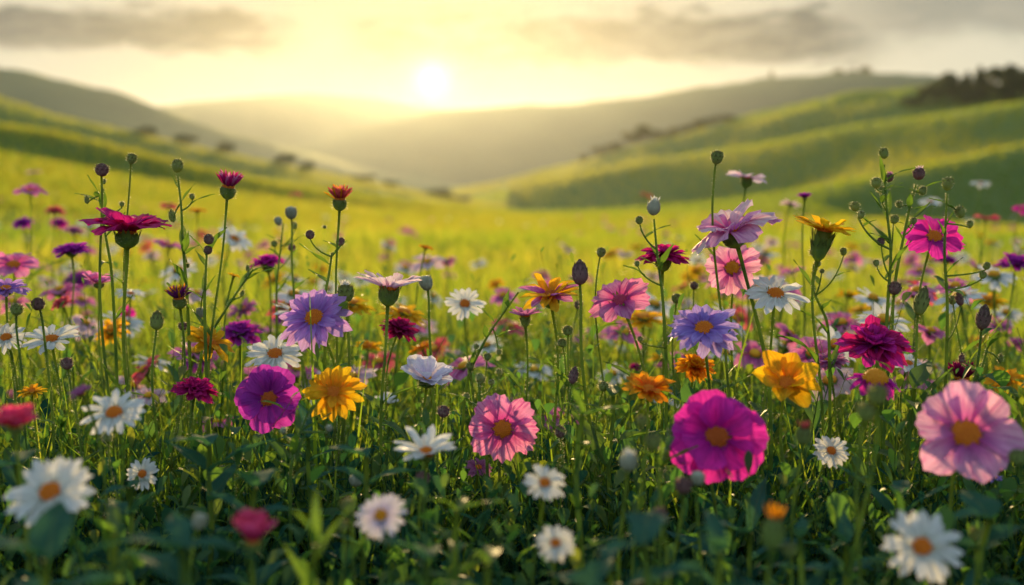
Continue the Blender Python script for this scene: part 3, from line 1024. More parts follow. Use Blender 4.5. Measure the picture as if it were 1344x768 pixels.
def bud(x, y, wpx, d, label, shape='round', mat=None, tip=None, lean=None, leaves=3, name='flower_bud', axis=None, hair=110, hgt=None):
    """a closed bud on its own stem"""
    r = wpx * K * d * 0.43
    c = at(x, y, d)
    ax = unit(axis if axis is not None else (rng.normal(0, 0.15), rng.normal(0, 0.1), 1))
    A = frame(ax)
    tall = hgt if hgt else {'round': 1.05, 'tall': 2.1, 'crown': 1.25, 'cup': 1.2}[shape]
    H = 2 * r * tall
    bot = c - ax * H * 0.5
    lx, ly = lean if lean else (rng.normal(0, 0.02), rng.normal(0, 0.02))
    bx, by = bot[0] + lx, max(bot[1] + ly, 0.40)
    base = np.array([bx, by, gz(bx, by)])
    root = empty(name, base)
    tag(root, label, 'flower bud', 'closed flower buds on thin stems')
    P = stem_path(bot, ax, base, neck=0.02)
    sr = max(0.0008, min(0.0015, r * 0.2))
    mb = MB().add(*tube(P, np.interp(np.linspace(0, 1, len(P)), [0, 1], [sr * 0.9, sr * 1.4])))
    if hair:
        add_hairs_path(mb, P[:12], sr, hair * 2, 0.0018, 1)
    mb.build('stem', [STEM, HAIR], root, base)
    m1 = mat or BUD
    hb = MB()
    prof = {'round': [(0.2, 0), (0.62, .08), (0.95, .3), (1, .5), (0.9, .72), (0.6, .92), (0.2, 1)],
            'tall': [(0.2, 0), (0.6, .06), (0.95, .22), (1, .4), (0.82, .65), (0.5, .86), (0.12, 1)],
            'crown': [(0.2, 0), (0.6, .08), (0.92, .28), (1, .48), (0.9, .7), (0.7, .86), (0.3, .93)],
            'cup': [(0.2, 0), (0.6, .1), (0.86, .35), (0.95, .6), (1.0, .85), (0.9, .95)]}[shape]
    V, F, U = lathe([(a * r, b_ * H) for a, b_ in prof], 14, 7, 0.04, 0.02)
    hb.add(place(V, A, bot), F, U)
    for ring_i, (zf, cnt) in enumerate(((0.05, 8), (0.28, 8), (0.5, 8))):
        for q in range(cnt):
            a = (q + 0.5 * (ring_i % 2)) * 6.2832 / cnt
            rr_ = np.interp(zf, [p_[1] for p_ in prof], [p_[0] for p_ in prof]) * r
            L = H * 0.42
            V, F, U = petal(L, r * 0.66, 'pointed', 2, 4, -0.16 if shape != 'tall' else 0.06, 0.35, 0, 0)
            M = A @ rot('Z', a) @ rot('X', math.pi / 2 + (-0.42 if zf < 0.2 else -0.06 if zf < .4 else 0.22))
            hb.add(place(V, M, bot + (A @ rot('Z', a)) @ np.array([0, rr_ * 0.98, zf * H])), F, U)
    if hair:
        n = hair
        a = rng.uniform(0, 6.28, n)
        zz = rng.uniform(0.05, 0.95, n)
        rr_ = np.interp(zz, [p_[1] for p_ in prof], [p_[0] for p_ in prof]) * r
        loc = np.stack([np.cos(a) * rr_, np.sin(a) * rr_, zz * H], 1)
        nn = np.stack([np.cos(a), np.sin(a), 0.4 + 0 * a], 1)
        V, F = hairs(place(loc, A, bot), nn @ A.T, 0.0026, 0.00015)
        hb.add(V, F, None, 1)
    hb.build('bud_head', [m1, HAIR], root, base)
    if tip:
        tb = MB()
        for q in range(13):
            a = q * 2.4
            f = math.sqrt(q / 13)
            L = H * rng.uniform(0.3, 0.5)
            V, F, U = petal(L, r * 0.4, 'pointed', 2, 4, 0.05, 0.2, 0, 0)
            M = A @ rot('Z', a) @ rot('X', math.pi / 2 - 0.45 * f)
            tb.add(place(V, M, bot + (A @ rot('Z', a)) @ np.array([0, r * 0.55 * f, H * 0.78])), F, U)
        tb.build('petal_tuft', PM[tip], root, base)
    if leaves:
        stem_leaves(root, P, base, leaves, 0.034 * (1.0 if d > 0.8 else 0.6))
    return root


def weed(pts, d, base_dx, label, twigs, name='branching_weed', leafn=5):
    """a wiry branching plant: the main stalk runs through the pixel points pts, twigs = (fraction, x, y, w, shape, mat, tip)"""
    top = [at(px, py, d) for px, py in pts]
    bx, by = top[-1][0] + base_dx, top[-1][1] + 0.01
    base = np.array([bx, by, gz(bx, by)])
    ctrl = np.array(top + [base])
    n = 40
    tt = np.linspace(0, len(ctrl) - 1, n)
    P = np.stack([np.interp(tt, np.arange(len(ctrl)), ctrl[:, c]) for c in range(3)], 1)
    ker = np.exp(-0.5 * (np.arange(-4, 5) / 2.0) ** 2)
    P = np.stack([np.convolve(np.pad(P[:, c], 4, mode='edge'), ker / ker.sum(), 'valid') for c in range(3)], 1)
    root = empty(name, base)
    tag(root, label, 'wild plant', 'wiry branching weeds among the flowers')
    mb = MB().add(*tube(P, np.interp(np.linspace(0, 1, n), [0, 1], [0.0008, 0.0017])))
    add_hairs_path(mb, P[:28], 0.001, 220, 0.002, 1)
    mb.build('stem', [STEM, HAIR], root, base)
    for (f, x, y, w, shape, mat, tip) in twigs:
        e = at(x, y, d + rng.normal(0, 0.012))
        r = w * K * d * 0.42
        i = int(f * (n - 1))
        s = P[i]
        H = 2 * r * {'round': 1.1, 'tall': 1.9, 'crown': 1.3}[shape]
        ax = unit((rng.normal(0, 0.2), rng.normal(0, 0.1), 1))
        bot = e - ax * H * 0.5
        if f > 0.02:
            B = bez([s, s + (bot - s) * np.array([0.75, 0.75, 0.3]), bot], 10)
            bm_ = MB().add(*tube(B, np.linspace(0.0009, 0.0006, 10), 5))
            add_hairs_path(bm_, B, 0.0007, 40, 0.0016, 1)
            bm_.build('twig', [STEM, HAIR], root, base)
            if rng.random() < 0.6:
                V, F, U = leaf_shape(0.018 * rng.uniform(0.7, 1.5), 0.005, -0.2, 0.4)
                MB().add(place(V, rot('Z', rng.uniform(0, 6.28)) @ rot('X', 0.6), B[rng.integers(2, 7)]), F, U).build('leaf', LEAF, root, base)
        A = frame(ax)
        hb = MB()
        prof = {'round': [(0.2, 0), (0.62, .08), (0.95, .3), (1, .5), (0.9, .72), (0.6, .92), (0.2, 1)],
                'tall': [(0.2, 0), (0.6, .06), (0.95, .22), (1, .4), (0.82, .65), (0.5, .86), (0.12, 1)],
                'crown': [(0.2, 0), (0.6, .08), (0.92, .28), (1, .48), (0.9, .7), (0.7, .86), (0.3, .93)]}[shape]
        V, F, U = lathe([(a * r, b_ * H) for a, b_ in prof], 12, 6, 0.05, 0.03)
        hb.add(place(V, A, bot), F, U)
        for q in range(14):
            a = q * 2.4
            zf = 0.05 + 0.5 * q / 14
            rr_ = np.interp(zf, [p_[1] for p_ in prof], [p_[0] for p_ in prof]) * r
            V, F, U = petal(H * 0.46, r * 0.62, 'pointed', 2, 3, -0.14, 0.35, 0, 0)
            hb.add(place(V, A @ rot('Z', a) @ rot('X', math.pi / 2 + 0.1), bot + (A @ rot('Z', a)) @ np.array([0, rr_, zf * H])), F, U)
        a = rng.uniform(0, 6.28, 80)
        zz = rng.uniform(0.1, 1, 80)
        rr_ = np.interp(zz, [p_[1] for p_ in prof], [p_[0] for p_ in prof]) * r
        V, F = hairs(place(np.stack([np.cos(a) * rr_, np.sin(a) * rr_, zz * H], 1), A, bot), np.stack([np.cos(a), np.sin(a), .4 + 0 * a], 1), 0.0024, 0.00014)
        hb.add(V, F, None, 1)
        hb.build('bud', [mat, HAIR], root, base)
        if tip:
            tb = MB()
            for q in range(11):
                a = q * 2.4
                ff = math.sqrt(q / 11)
                V, F, U = petal(H * rng.uniform(0.28, 0.45), r * 0.4, 'pointed', 2, 3, 0.05, 0.2, 0, 0)
                tb.add(place(V, A @ rot('Z', a) @ rot('X', math.pi / 2 - 0.5 * ff), bot + (A @ rot('Z', a)) @ np.array([0, r * 0.6 * ff, H * 0.8])), F, U)
            tb.build('petal_tuft', PM[tip], root, base)
    for q in range(leafn):
        i = int(rng.uniform(0.12, 0.75) * n)
        L = rng.uniform(0.015, 0.04)
        V, F, U = leaf_shape(L, L * 0.2, rng.uniform(-0.3, 0.1), 0.4)
        MB().add(place(V, rot('Z', rng.uniform(0, 6.28)) @ rot('X', rng.uniform(0.4, 1.1)), P[i]), F, U).build('leaf', LEAF, root, base)
    return root


def leafy_plant(x, y, d, n, L, thin, label, mat=None, spread=0.5, lobes=0, name='leafy_plant'):
    """a low rosette or bunch of broad leaves whose middle shows at the pixel x, y"""
    c = at(x, y, d)
    base = np.array([c[0], c[1], gz(c[0], c[1])])
    root = empty(name, base)
    tag(root, label, 'plant', 'broad leaved plants between the flowers')
    P = stem_path(c, (rng.normal(0, .1), rng.normal(0, .1), 1), base, 12, 0.03)
    MB().add(*tube(P, np.linspace(0.0016, 0.0026, 12))).build('stem', STEM, root, base)
    for q in range(n):
        a = q * 2.4 + rng.normal(0, 0.3)
        ll = 0.58 * L * rng.uniform(0.65, 1.15)
        V, F, U = leaf_shape(ll, ll * thin * rng.uniform(0.8, 1.2), rng.uniform(-0.5, -0.1), 0.35, 6, 14, lobes)
        i = int((q / n) * 5)
        M = rot('Z', a) @ rot('X', rng.uniform(0.15, 0.15 + spread * 1.6))
        MB().add(place(V, M, P[i]), F, U).build('leaf', mat or LEAF_BLUE, root, base)
    return root

# ------------------------------------------------------------------ the flowers one can make out, one call each
C = 'cosmos_flower'
D = 'daisy'
F_ = flower
GC, GD, GY, GA, GZ = 'cosmos flowers in the meadow', 'white daisies in the meadow', 'yellow and orange flowers in the meadow', 'purple asters in the meadow', 'double magenta flowers in the meadow'
F_('side', C, 167, 306, 110, 0.95, (0.06, -0.10, 1), 'magenta', 'tall deep magenta cosmos seen from the side, on a thick stem', group=GC, lean=(-0.015, 0.0), cal_len=0.36, lift=0.26)
F_('thistle', 'tufted_flower', 300, 246, 46, 0.96, (0.18, -0.1, 1), 'magenta', 'fringed rose tuft on a leaning stem above a pair of small buds', tipcol='pink', lean=(-0.035, 0.01), leaves=1)
F_('thistle', 'tufted_flower', 446, 262, 42, 0.95, (0.05, -0.1, 1), 'coral', 'coral cup flower with an orange rim on a tall bare stem', tipcol='orange', lean=(-0.02, 0.0), leaves=1)
F_('thistle', 'tufted_flower', 235, 392, 40, 0.95, (-0.05, -0.15, 1), 'purple', 'dark purple tuft with a yellow top beside tall magenta cosmos', tipcol='orange', leaves=2)
F_('aster', 'aster', 413, 418, 104, 0.93, (-0.16, -0.78, 0.60), 'lilac', 'large lilac aster with a round orange centre above yellow marigold', group=GA, leaves=2)
F_('daisy', D, 361, 465, 82, 1.0, (0.0, -0.5, 0.87), 'white', 'crisp white daisy tucked under the large lilac aster', group=GD)
F_('marigold', 'marigold', 276, 450, 74, 0.98, (0.50, -0.30, 0.80), 'yellow', 'golden marigold tilted sideways, its petals fanning down to one side', group=GY, lean=(-0.03, 0.01))
F_('daisy', D, 67, 446, 80, 0.99, (0.02, -0.34, 0.94), 'white', 'white daisy seen nearly edge on, beside a dark round bud', group=GD, lift=0.10)
F_('aster', 'aster', 8, 380, 64, 0.93, (0.1, -0.25, 0.95), 'lilac', 'lilac aster cut off by the picture edge under a white daisy petal fan', group=GA)
F_('daisy', D, 8, 443, 56, 0.92, (0.1, -0.6, 0.8), 'white', 'white daisy cut off by the picture edge', group=GD)
F_('full', C, 353, 524, 90, 0.90, (0.0, -0.95, 0.30), 'violet', 'violet magenta cosmos facing straight out, left of a yellow marigold', group=GC, disc='rust')
F_('marigold', 'marigold', 438, 515, 86, 0.88, (0.03, -0.78, 0.62), 'yellow', 'bright yellow marigold beside the violet magenta cosmos', group=GY)
F_('daisy_up', D, 511, 379, 98, 0.93, (0.10, 0.05, 1), 'blush', 'pinkish white daisy seen from below with a big green calyx', group=GD, cal_len=0.46, leaves=1)
F_('zinnia', 'zinnia', 524, 432, 58, 1.04, (0.35, -0.25, 0.9), 'crimson', 'dark crimson double flower behind the pinkish white daisy stem', group=GZ)
F_('cup', C, 561, 498, 82, 0.94, (0.12, -0.30, 0.95), 'lilac_white', 'lilac white cup shaped cosmos opening upward', group=GC, disc='gold', leaves=1)
F_('cosmos', C, 659, 563, 100, 0.86, (0.04, -0.92, 0.36), 'pink', 'soft pink cosmos facing out alone in the middle of the grass', group=GC, leaves=2)
F_('daisy_up', D, 559, 594, 88, 0.70, (0.02, -0.30, 0.95), 'white', 'blurred white daisy seen from the side below lilac white cosmos', group=GD, hair=0)
F_('zinnia', 'zinnia', 256, 512, 66, 0.90, (0.22, -0.15, 0.96), 'magenta', 'flat deep magenta flower seen edge on in the grass', group=GZ)
F_('marigold', 'marigold', 42, 514, 40, 0.88, (0.0, -0.25, 0.96), 'yellow', 'small yellow marigold above the rose pink cup flower', group=GY)
F_('daisy', D, 150, 542, 88, 0.72, (0.02, -0.55, 0.84), 'white', 'white daisy with a wide orange centre next to a mauve bud', group=GD, hair=0)
F_('daisy', D, 66, 646, 118, 0.58, (-0.04, -0.66, 0.75), 'white', 'biggest white daisy, blurred, low above the dark leaves', group=GD, hair=0)
F_('daisy', D, 187, 622, 46, 0.82, (0.1, -0.88, 0.46), 'white', 'small white daisy low in the shaded leaves behind the big blurred daisy', group=GD, disc='orange')
F_('cup', C, 332, 712, 96, 0.50, (0.05, 0.05, 1), 'rose', 'half open rose red flower, blurred, closest to the camera', group=GC, lift=0.62, hair=0)
F_('cup', C, 20, 560, 76, 0.60, (0.05, -0.15, 1), 'rose', 'rose pink cup flower under the small yellow marigold', group=GC, lift=0.15, hair=0)
F_('daisy', D, 500, 677, 72, 0.58, (-0.1, -0.75, 0.65), 'lilac_white', 'pale lilac daisy half hidden in blurred foreground leaves', group=GD, disc='gold', hair=0)
F_('daisy', D, 715, 634, 62, 0.62, (0.05, -0.68, 0.73), 'white', 'small white daisy above another one of the same size', group=GD, hair=0)
F_('daisy', D, 729, 713, 58, 0.57, (0.0, -0.66, 0.75), 'white', 'small white daisy low under its twin near the frame bottom', group=GD, hair=0)
F_('full', C, 940, 574, 132, 0.72, (-0.04, -0.90, 0.42), 'hot_pink', 'large hot pink cosmos with an orange centre, biggest bloom of its colour', group=GC, disc='rust', hair=0)
F_('wide_cosmos', C, 1268, 570, 146, 0.68, (-0.16, -0.78, 0.60), 'pale_pink', 'large pale pink cosmos with wide rounded petals', group=GC, hair=0)
F_('tickseed', 'marigold', 1032, 503, 102, 0.82, (-0.06, -0.62, 0.78), 'yellow', 'pure yellow flower with eight wide petals next to hot pink cosmos', group=GY, hair=20)
F_('daisy', D, 1091, 592, 52, 0.84, (0.06, -0.72, 0.70), 'white', 'small white daisy in the shade between two large cosmos', group=GD)
F_('daisy', D, 1210, 718, 108, 0.55, (-0.05, -0.80, 0.60), 'white', 'blurred white daisy under the large pale pink cosmos', group=GD, hair=0)
F_('side', C, 962, 306, 118, 0.95, (-0.36, -0.12, 0.93), 'pale_pink', 'tall pale pink cosmos seen from the side against the hills', group=GC, lean=(0.05, 0.0), cal_len=0.34, lift=0.16, tipcol='blush')
F_('cosmos', C, 961, 352, 80, 1.0, (-0.2, -0.82, 0.54), 'pale_pink', 'pale pink cosmos with a golden centre below the side view one', group=GC, disc='gold')
F_('daisy', D, 1018, 386, 88, 0.93, (0.02, -0.50, 0.86), 'white', 'sharp white daisy above the pure yellow flower', group=GD)
F_('marigold', 'marigold', 1081, 302, 88, 0.94, (0.16, -0.10, 1), 'yellow', 'tall orange yellow marigold on a long green calyx', group=GY, cal_len=0.95, lift=0.22)
F_('cosmos', C, 1226, 311, 82, 1.04, (0.0, -0.70, 0.70), 'hot_pink', 'bright pink cosmos standing against the dark green slope', group=GC)
F_('zinnia', 'zinnia', 1147, 452, 112, 0.90, (0.02, -0.36, 0.93), 'magenta', 'large double magenta flower with layered petals', group=GZ, tipcol='hot_pink', disc='pink')
F_('aster', 'aster', 924, 432, 100, 0.90, (-0.16, -0.58, 0.80), 'blue_lilac', 'blue lilac aster above an orange marigold', group=GA)
F_('zinnia', 'zinnia', 871, 337, 78, 1.0, (0.06, 0.0, 1), 'magenta', 'dark magenta flower seen edge on behind a wiry weed', group=GZ, cal_len=0.5)
F_('cosmos', C, 814, 395, 88, 0.97, (-0.36, -0.50, 0.78), 'pink', 'pink cosmos tilted up beside the purple pointed bud', group=GC, disc='pink', lean=(0.05, 0.0), cal_len=0.34)
F_('marigold', 'marigold', 722, 388, 86, 0.96, (-0.14, -0.36, 0.92), 'yellow', 'orange flower with pink tinged petals beside the purple pointed bud', group=GY, disc='rust', tipcol='pink', cal_len=0.42, lift=0.15)
F_('daisy_up', 'aster', 689, 415, 48, 0.98, (-0.05, 0.0, 1), 'mauve', 'small mauve flower seen edge on under the orange and pink one', group=GA, cal_len=0.6)
F_('marigold', 'marigold', 851, 511, 74, 0.84, (0.0, -0.40, 0.90), 'orange', 'shaggy orange marigold left of the hot pink cosmos', group=GY, lift=0.2)
F_('zinnia', 'marigold', 912, 482, 60, 0.98, (0.1, -0.45, 0.88), 'orange', 'double orange marigold right under the blue lilac aster', group=GY, disc='rust')
F_('coneflower', 'coneflower', 1149, 497, 78, 0.80, (0.02, -0.22, 0.97), 'hot_pink', 'magenta flower with a raised orange cone and drooping petals', cat='flower', disc='gold')
F_('aster', 'aster', 1088, 474, 54, 1.0, (-0.2, -0.2, 0.96), 'mauve', 'mauve aster behind the yellow flower and double magenta flower', group=GA)
F_('daisy', D, 1192, 477, 50, 1.02, (0.1, -0.4, 0.9), 'white', 'white daisy half hidden behind the double magenta flower', group=GD)
F_('thistle', 'tufted_flower', 1262, 498, 52, 0.98, (0.05, 0.0, 1), 'crimson', 'ragged crimson tuft in the grass above the large pale pink cosmos', leaves=2)

# ------------------------------------------------------------------ blooms a little further back, soft in the lens: petals in one ring
S = lambda kind, name, x, y, w, d, axis, colr, label, grp, **kw: flower(kind, name, x, y, w, d, axis, colr, label, group=grp, petal_parts=False, hair=0, **kw)
up = lambda: (rng.normal(0, 0.2), -0.15 + rng.normal(0, 0.15), 1)
S('cosmos', C, 40, 251, 44, 1.6, up(), 'pink', 'soft pink cosmos highest at the meadow edge under the dark slope', GC)
S('cosmos', C, 45, 226, 20, 3.2, up(), 'pale_pink', 'tiny pale pink bloom above the soft pink cosmos at the meadow edge', GC)
S('zinnia', 'zinnia', 30, 293, 30, 1.8, up(), 'violet', 'small purple bloom under the soft pink cosmos at the meadow edge', GZ)
S('zinnia', 'zinnia', 72, 277, 32, 2.0, up(), 'coral', 'coral bloom behind the small purple one at the meadow edge', GZ)
S('zinnia', 'zinnia', 78, 293, 26, 2.1, up(), 'hot_pink', 'hot pink bloom just below the coral one at the meadow edge', GZ)
S('zinnia', 'zinnia', 94, 330, 54, 1.25, (0, -0.1, 1), 'violet', 'soft purple flower left of the tall deep magenta cosmos', GZ)
S('cosmos', C, 18, 348, 66, 1.3, (0.2, -0.5, 0.9), 'pink', 'wide blurred pink cosmos leaning in from the picture edge', GC)
S('zinnia', 'zinnia', 98, 303, 30, 1.9, up(), 'mauve', 'dusky mauve bloom between purple flower and coral bloom', GZ)
S('cosmos', C, 222, 271, 26, 2.2, up(), 'coral', 'blurred coral bloom left of the blurred orange bloom', GC)
S('marigold', 'marigold', 259, 277, 28, 1.8, up(), 'orange', 'blurred orange bloom behind the thin bud stem', GY)
S('daisy', D, 308, 314, 54, 1.6, (0.5, -0.3, 0.8), 'white', 'large blurred white daisy behind the tuft stem', GD)
S('zinnia', 'zinnia', 351, 345, 54, 1.3, (-0.1, 0, 1), 'hot_pink', 'blurred rose double flower seen edge on behind lilac aster', GZ, cal_len=0.5)
S('cup', C, 130, 372, 50, 1.12, (0, 0, 1), 'pink', 'pink and white cup flower behind tall magenta cosmos stem', GC)
S('daisy', D, 171, 386, 44, 1.3, up(), 'white', 'blurred white daisy right of tall magenta cosmos stem', GD)
S('zinnia', 'zinnia', 82, 398, 34, 1.25, up(), 'coral', 'coral bloom above the white daisy seen edge on', GZ)
S('cosmos', C, 166, 412, 24, 1.6, (0, -1, .3), 'hot_pink', 'tiny hot pink bloom behind the dark purple tuft', GC)
S('aster', 'aster', 319, 406, 48, 1.45, up(), 'mauve', 'blurred mauve aster above the white daisy under lilac aster', GA)
S('cosmos', C, 222, 322, 48, 1.6, up(), 'pink', 'blurred pink bloom just behind the tall deep magenta cosmos', GC)
S('daisy', D, 118, 296, 40, 2.0, up(), 'white', 'blurred white bloom behind the petals of tall magenta cosmos', GD)
S('daisy', D, 610, 399, 56, 1.15, (0.1, -0.72, 0.7), 'white', 'white daisy standing alone in the sunny gap of the meadow', GD)
S('marigold', 'marigold', 553, 456, 40, 1.25, up(), 'orange', 'blurred orange bloom above the lilac white cup cosmos', GY)
S('marigold', 'marigold', 484, 455, 40, 1.25, up(), 'yellow', 'blurred yellow bloom right of the lilac aster', GY)
S('cup', D, 507, 529, 36, 1.15, up(), 'white', 'blurred white bloom behind the thick stem of pinkish daisy', GD)
S('marigold', 'marigold', 651, 373, 28, 2.2, up(), 'yellow', 'small blurred yellow bloom beyond the lone white daisy', GY)
S('marigold', 'marigold', 559, 325, 22, 1.35, (0.3, 0, 1), 'orange', 'tiny orange side view bloom far above the pinkish white daisy', GY)
S('daisy', D, 690, 378, 36, 2.2, up(), 'white', 'blurred white daisy behind the orange and pink flower', GD)
S('cosmos', C, 590, 462, 34, 1.7, up(), 'blush', 'pale blush bloom above and right of the lilac white cosmos', GC)
S('cosmos', C, 660, 430, 36, 1.8, up(), 'pink', 'blurred pink bloom left of the small mauve flower', GC)
S('cosmos', C, 980, 234, 56, 1.35, (0.1, 0.0, 1), 'blush', 'blush pink cosmos rising over the tall pale pink one', GC, cal_len=0.45)
S('zinnia', 'zinnia', 1056, 260, 24, 1.3, (0, 0, 1), 'violet', 'small closed magenta bloom left of tall orange marigold', GZ, lift=0.6)
S('zinnia', 'zinnia', 1333, 346, 56, 1.35, (0, -0.2, 1), 'violet', 'blurred purple flower cut by the picture edge', GZ)
S('cosmos', C, 1294, 287, 36, 1.9, up(), 'coral', 'blurred coral bloom against the dark green slope', GC)
S('cosmos', C, 1340, 275, 24, 2.0, up(), 'hot_pink', 'blurred rose bloom at the picture edge above the purple flower', GC)
S('daisy', D, 1287, 241, 28, 2.2, up(), 'white', 'white bloom highest against the dark green slope', GD)
S('daisy', D, 1221, 265, 32, 1.9, up(), 'white', 'white bloom just above the bright pink cosmos', GD)
S('daisy', D, 1037, 268, 30, 1.8, up(), 'blush', 'pinkish white bloom behind the tall orange marigold', GD)
S('cosmos', C, 849, 256, 18, 3.0, up(), 'coral', 'tiny coral bloom above the white tufted weed', GC)
S('cosmos', C, 388, 256, 20, 2.6, up(), 'coral', 'tiny coral bloom in the meadow left of the coral cup', GC)
S('cosmos', C, 1040, 356, 36, 1.7, up(), 'pink', 'blurred pink bloom between the sharp daisy and orange marigold', GC)
S('zinnia', 'zinnia', 1242, 342, 36, 1.6, up(), 'violet', 'blurred violet bloom under the bright pink cosmos', GZ)
S('cosmos', C, 1282, 350, 30, 1.9, up(), 'mauve', 'blurred mauve bloom right of the violet one', GC)
S('daisy', D, 1276, 400, 36, 1.7, up(), 'white', 'blurred white bloom behind the dark pointed bud', GD)
S('aster', 'aster', 1310, 428, 40, 1.4, up(), 'mauve', 'soft mauve aster beyond the dark pointed bud', GA)
S('zinnia', 'zinnia', 1336, 452, 36, 1.5, up(), 'pink', 'blurred pink bloom under the soft mauve aster', GZ)
S('daisy', D, 1085, 418, 34, 1.4, up(), 'white', 'blurred white bloom between sharp daisy and double magenta flower', GD)
S('cosmos', C, 870, 480, 26, 1.5, up(), 'pink', 'blurred pink bloom between orange marigold and blue lilac aster', GC)
S('zinnia', 'zinnia', 835, 482, 22, 1.3, up(), 'magenta', 'small magenta bloom above the shaggy orange marigold', GZ)
S('cosmos', C, 350, 470, 22, 1.5, up(), 'mauve', 'small mauve bloom behind the crisp daisy under lilac aster', GC)
S('aster', 'aster', 628, 614, 40, 0.92, (0.1, -0.4, 0.9), 'mauve', 'mauve aster low in the grass left of soft pink cosmos', GA)
S('marigold', 'marigold', 307, 362, 20, 1.1, (0.3, 0, 1), 'yellow', 'tiny yellow bloom on a thin grass like stem', GY)
S('aster', 'aster', 107, 517, 36, 0.68, up(), 'mauve', 'small mauve bud flower touching the wide centred daisy', GA, lift=0.5)
S('aster', 'aster', 1306, 628, 28, 0.8, up(), 'blue_lilac', 'tiny blue lilac bloom in the shade under pale pink cosmos', GA)

# ------------------------------------------------------------------ buds
B = bud
B(134, 223, 19, 0.97, 'dark round bud topping a straight stem over the magenta cosmos', mat=BUD_DARK, lean=(0.005, 0))
B(173, 208, 14, 0.98, 'small crowned bud highest over the tall magenta cosmos', 'crown', lean=(-0.01, 0))
B(141, 574, 14, 0.8, 'tiny bud under the wide centred white daisy')
B(50, 399, 19, 0.95, 'dark bud standing above the edge on white daisy', mat=BUD_DARK)
B(22, 406, 18, 0.9, 'green bud under the lilac aster at the picture edge')
B(206, 420, 19, 0.95, 'green tall bud left of the dark purple tuft', 'tall', hgt=1.6)
B(240, 428, 13, 1.0, 'small dark bud right under the dark purple tuft', mat=BUD_DARK)
B(454, 384, 24, 0.98, 'fat green bud with pale petals right of the lilac aster', 'crown', tip='white')
B(559, 371, 20, 1.02, 'pale green bud right of the pinkish white daisy', 'crown', mat=BUD_PALE, lean=(-0.01, 0))
B(382, 279, 17, 1.15, 'pale blurred bud left of the coral cup flower', 'crown', mat=BUD_PALE)
B(745, 434, 15, 0.96, 'green bud above its lower neighbour under the orange pink flower')
B(738, 450, 13, 0.96, 'green bud close below another under the orange pink flower')
B(761, 357, 24, 0.95, 'pointed purple bud on a straight stem between two flowers', 'tall', mat=BUD_DARK, lean=(0.03, 0), hgt=1.65)
B(941, 206, 18, 0.96, 'green oval bud highest over the pale pink side view cosmos', 'crown', lean=(0.03, 0))
B(789, 331, 13, 1.0, 'tiny green bud between pointed purple bud and dark magenta flower', 'crown', lean=(0.02, 0))
B(888, 392, 15, 1.05, 'green bud left of the blue lilac aster')
B(911, 375, 12, 1.1, 'tiny mauve bud above the blue lilac aster', mat=BUD_DARK)
B(759, 400, 13, 1.2, 'tiny dark bud behind the pointed purple bud stem', mat=BUD_DARK)
B(1174, 378, 20, 0.95, 'brown round bud above the double magenta flower', mat=BUD_DARK)
B(1210, 394, 21, 0.96, 'tall green bud right of the brown round bud', 'tall', hgt=2.2)
B(1291, 416, 21, 0.94, 'dark pointed bud at the right above the pale pink cosmos', 'tall', mat=BUD_DARK, hgt=1.9, axis=(0.12, 0, 1))
B(1015, 697, 34, 0.50, 'blurred tall bud with an orange tip near the camera', 'tall', mat=CALYX, tip='orange', hgt=1.8, hair=0)
B(1036, 722, 20, 0.51, 'pale small bud beside the blurred orange tipped bud', hair=0)
B(1152, 518, 30, 0.60, 'upper blurred green bud below the orange cone', hair=0)
B(1137, 540, 28, 0.60, 'lower blurred green bud below the orange cone', hair=0)
B(1055, 570, 22, 0.66, 'blurred bud with a red brown tip under the yellow flower', 'tall', hgt=1.6, tip='coral', hair=0)
B(825, 606, 28, 0.62, 'white rounded bud between soft pink and hot pink cosmos', 'round', mat=BUD_PALE, tip='white', hair=0)
B(857, 580, 24, 0.62, 'blurred round green bud left of the hot pink cosmos', hair=0)
B(842, 553, 18, 0.64, 'blurred bud above the round green one left of hot pink cosmos', hair=0)
B(897, 637, 26, 0.64, 'brown pink bud under the hot pink cosmos', mat=BUD_DARK, hair=0)
B(916, 628, 22, 0.66, 'pale bud touching the brown pink one under hot pink cosmos', mat=BUD_PALE, hair=0)
B(866, 676, 22, 0.58, 'brown pink bud low in the dark leaves', mat=BUD_DARK, hair=0)
B(467, 630, 20, 0.78, 'pale round bud above the pale lilac daisy', mat=BUD_PALE, hair=0)
B(555, 628, 22, 0.72, 'dusky mauve bud under the blurred white side view daisy', mat=BUD_DARK, hair=0)
B(582, 540, 18, 0.88, 'dusky bud under the lilac white cup cosmos', mat=BUD_DARK)
B(88, 477, 18, 0.9, 'dusky bud under the edge on white daisy', mat=BUD_DARK)
B(735, 566, 15, 0.86, 'dark bud right of the soft pink cosmos', 'tall', mat=BUD_DARK, hgt=1.4)
B(753, 492, 14, 0.92, 'slim purple bud in the bright grass beneath the pointed purple one', 'tall', mat=BUD_DARK, hgt=2.0)
B(792, 507, 15, 0.92, 'brown bud left of the shaggy orange marigold')
B(457, 664, 22, 0.56, 'yellow green bud left of the pale lilac daisy', 'crown', hair=0)
B(450, 690, 18, 0.56, 'yellow green bud lowest beside the pale lilac daisy', hair=0)
B(1335, 600, 24, 0.62, 'green bud at the edge right of pale pink cosmos', hair=0)
B(262, 684, 22, 0.56, 'blurred bud in the dark leaves left of rose red flower', 'crown', mat=BUD_PALE, hair=0)
B(1280, 700, 18, 0.6, 'green bud right of the blurred white daisy', hair=0)
B(631, 498, 13, 0.98, 'small bud in the bright grass above soft pink cosmos')
B(617, 480, 12, 1.0, 'tiny bud in the bright grass left of the mauve flower')
B(640, 468, 11, 1.0, 'tiny bud on a wiry stalk below the mauve flower')
B(703, 560, 13, 0.9, 'tiny brown bud touching the edge of soft pink cosmos')
B(312, 600, 14, 0.84, 'small brown bud under the violet magenta cosmos')
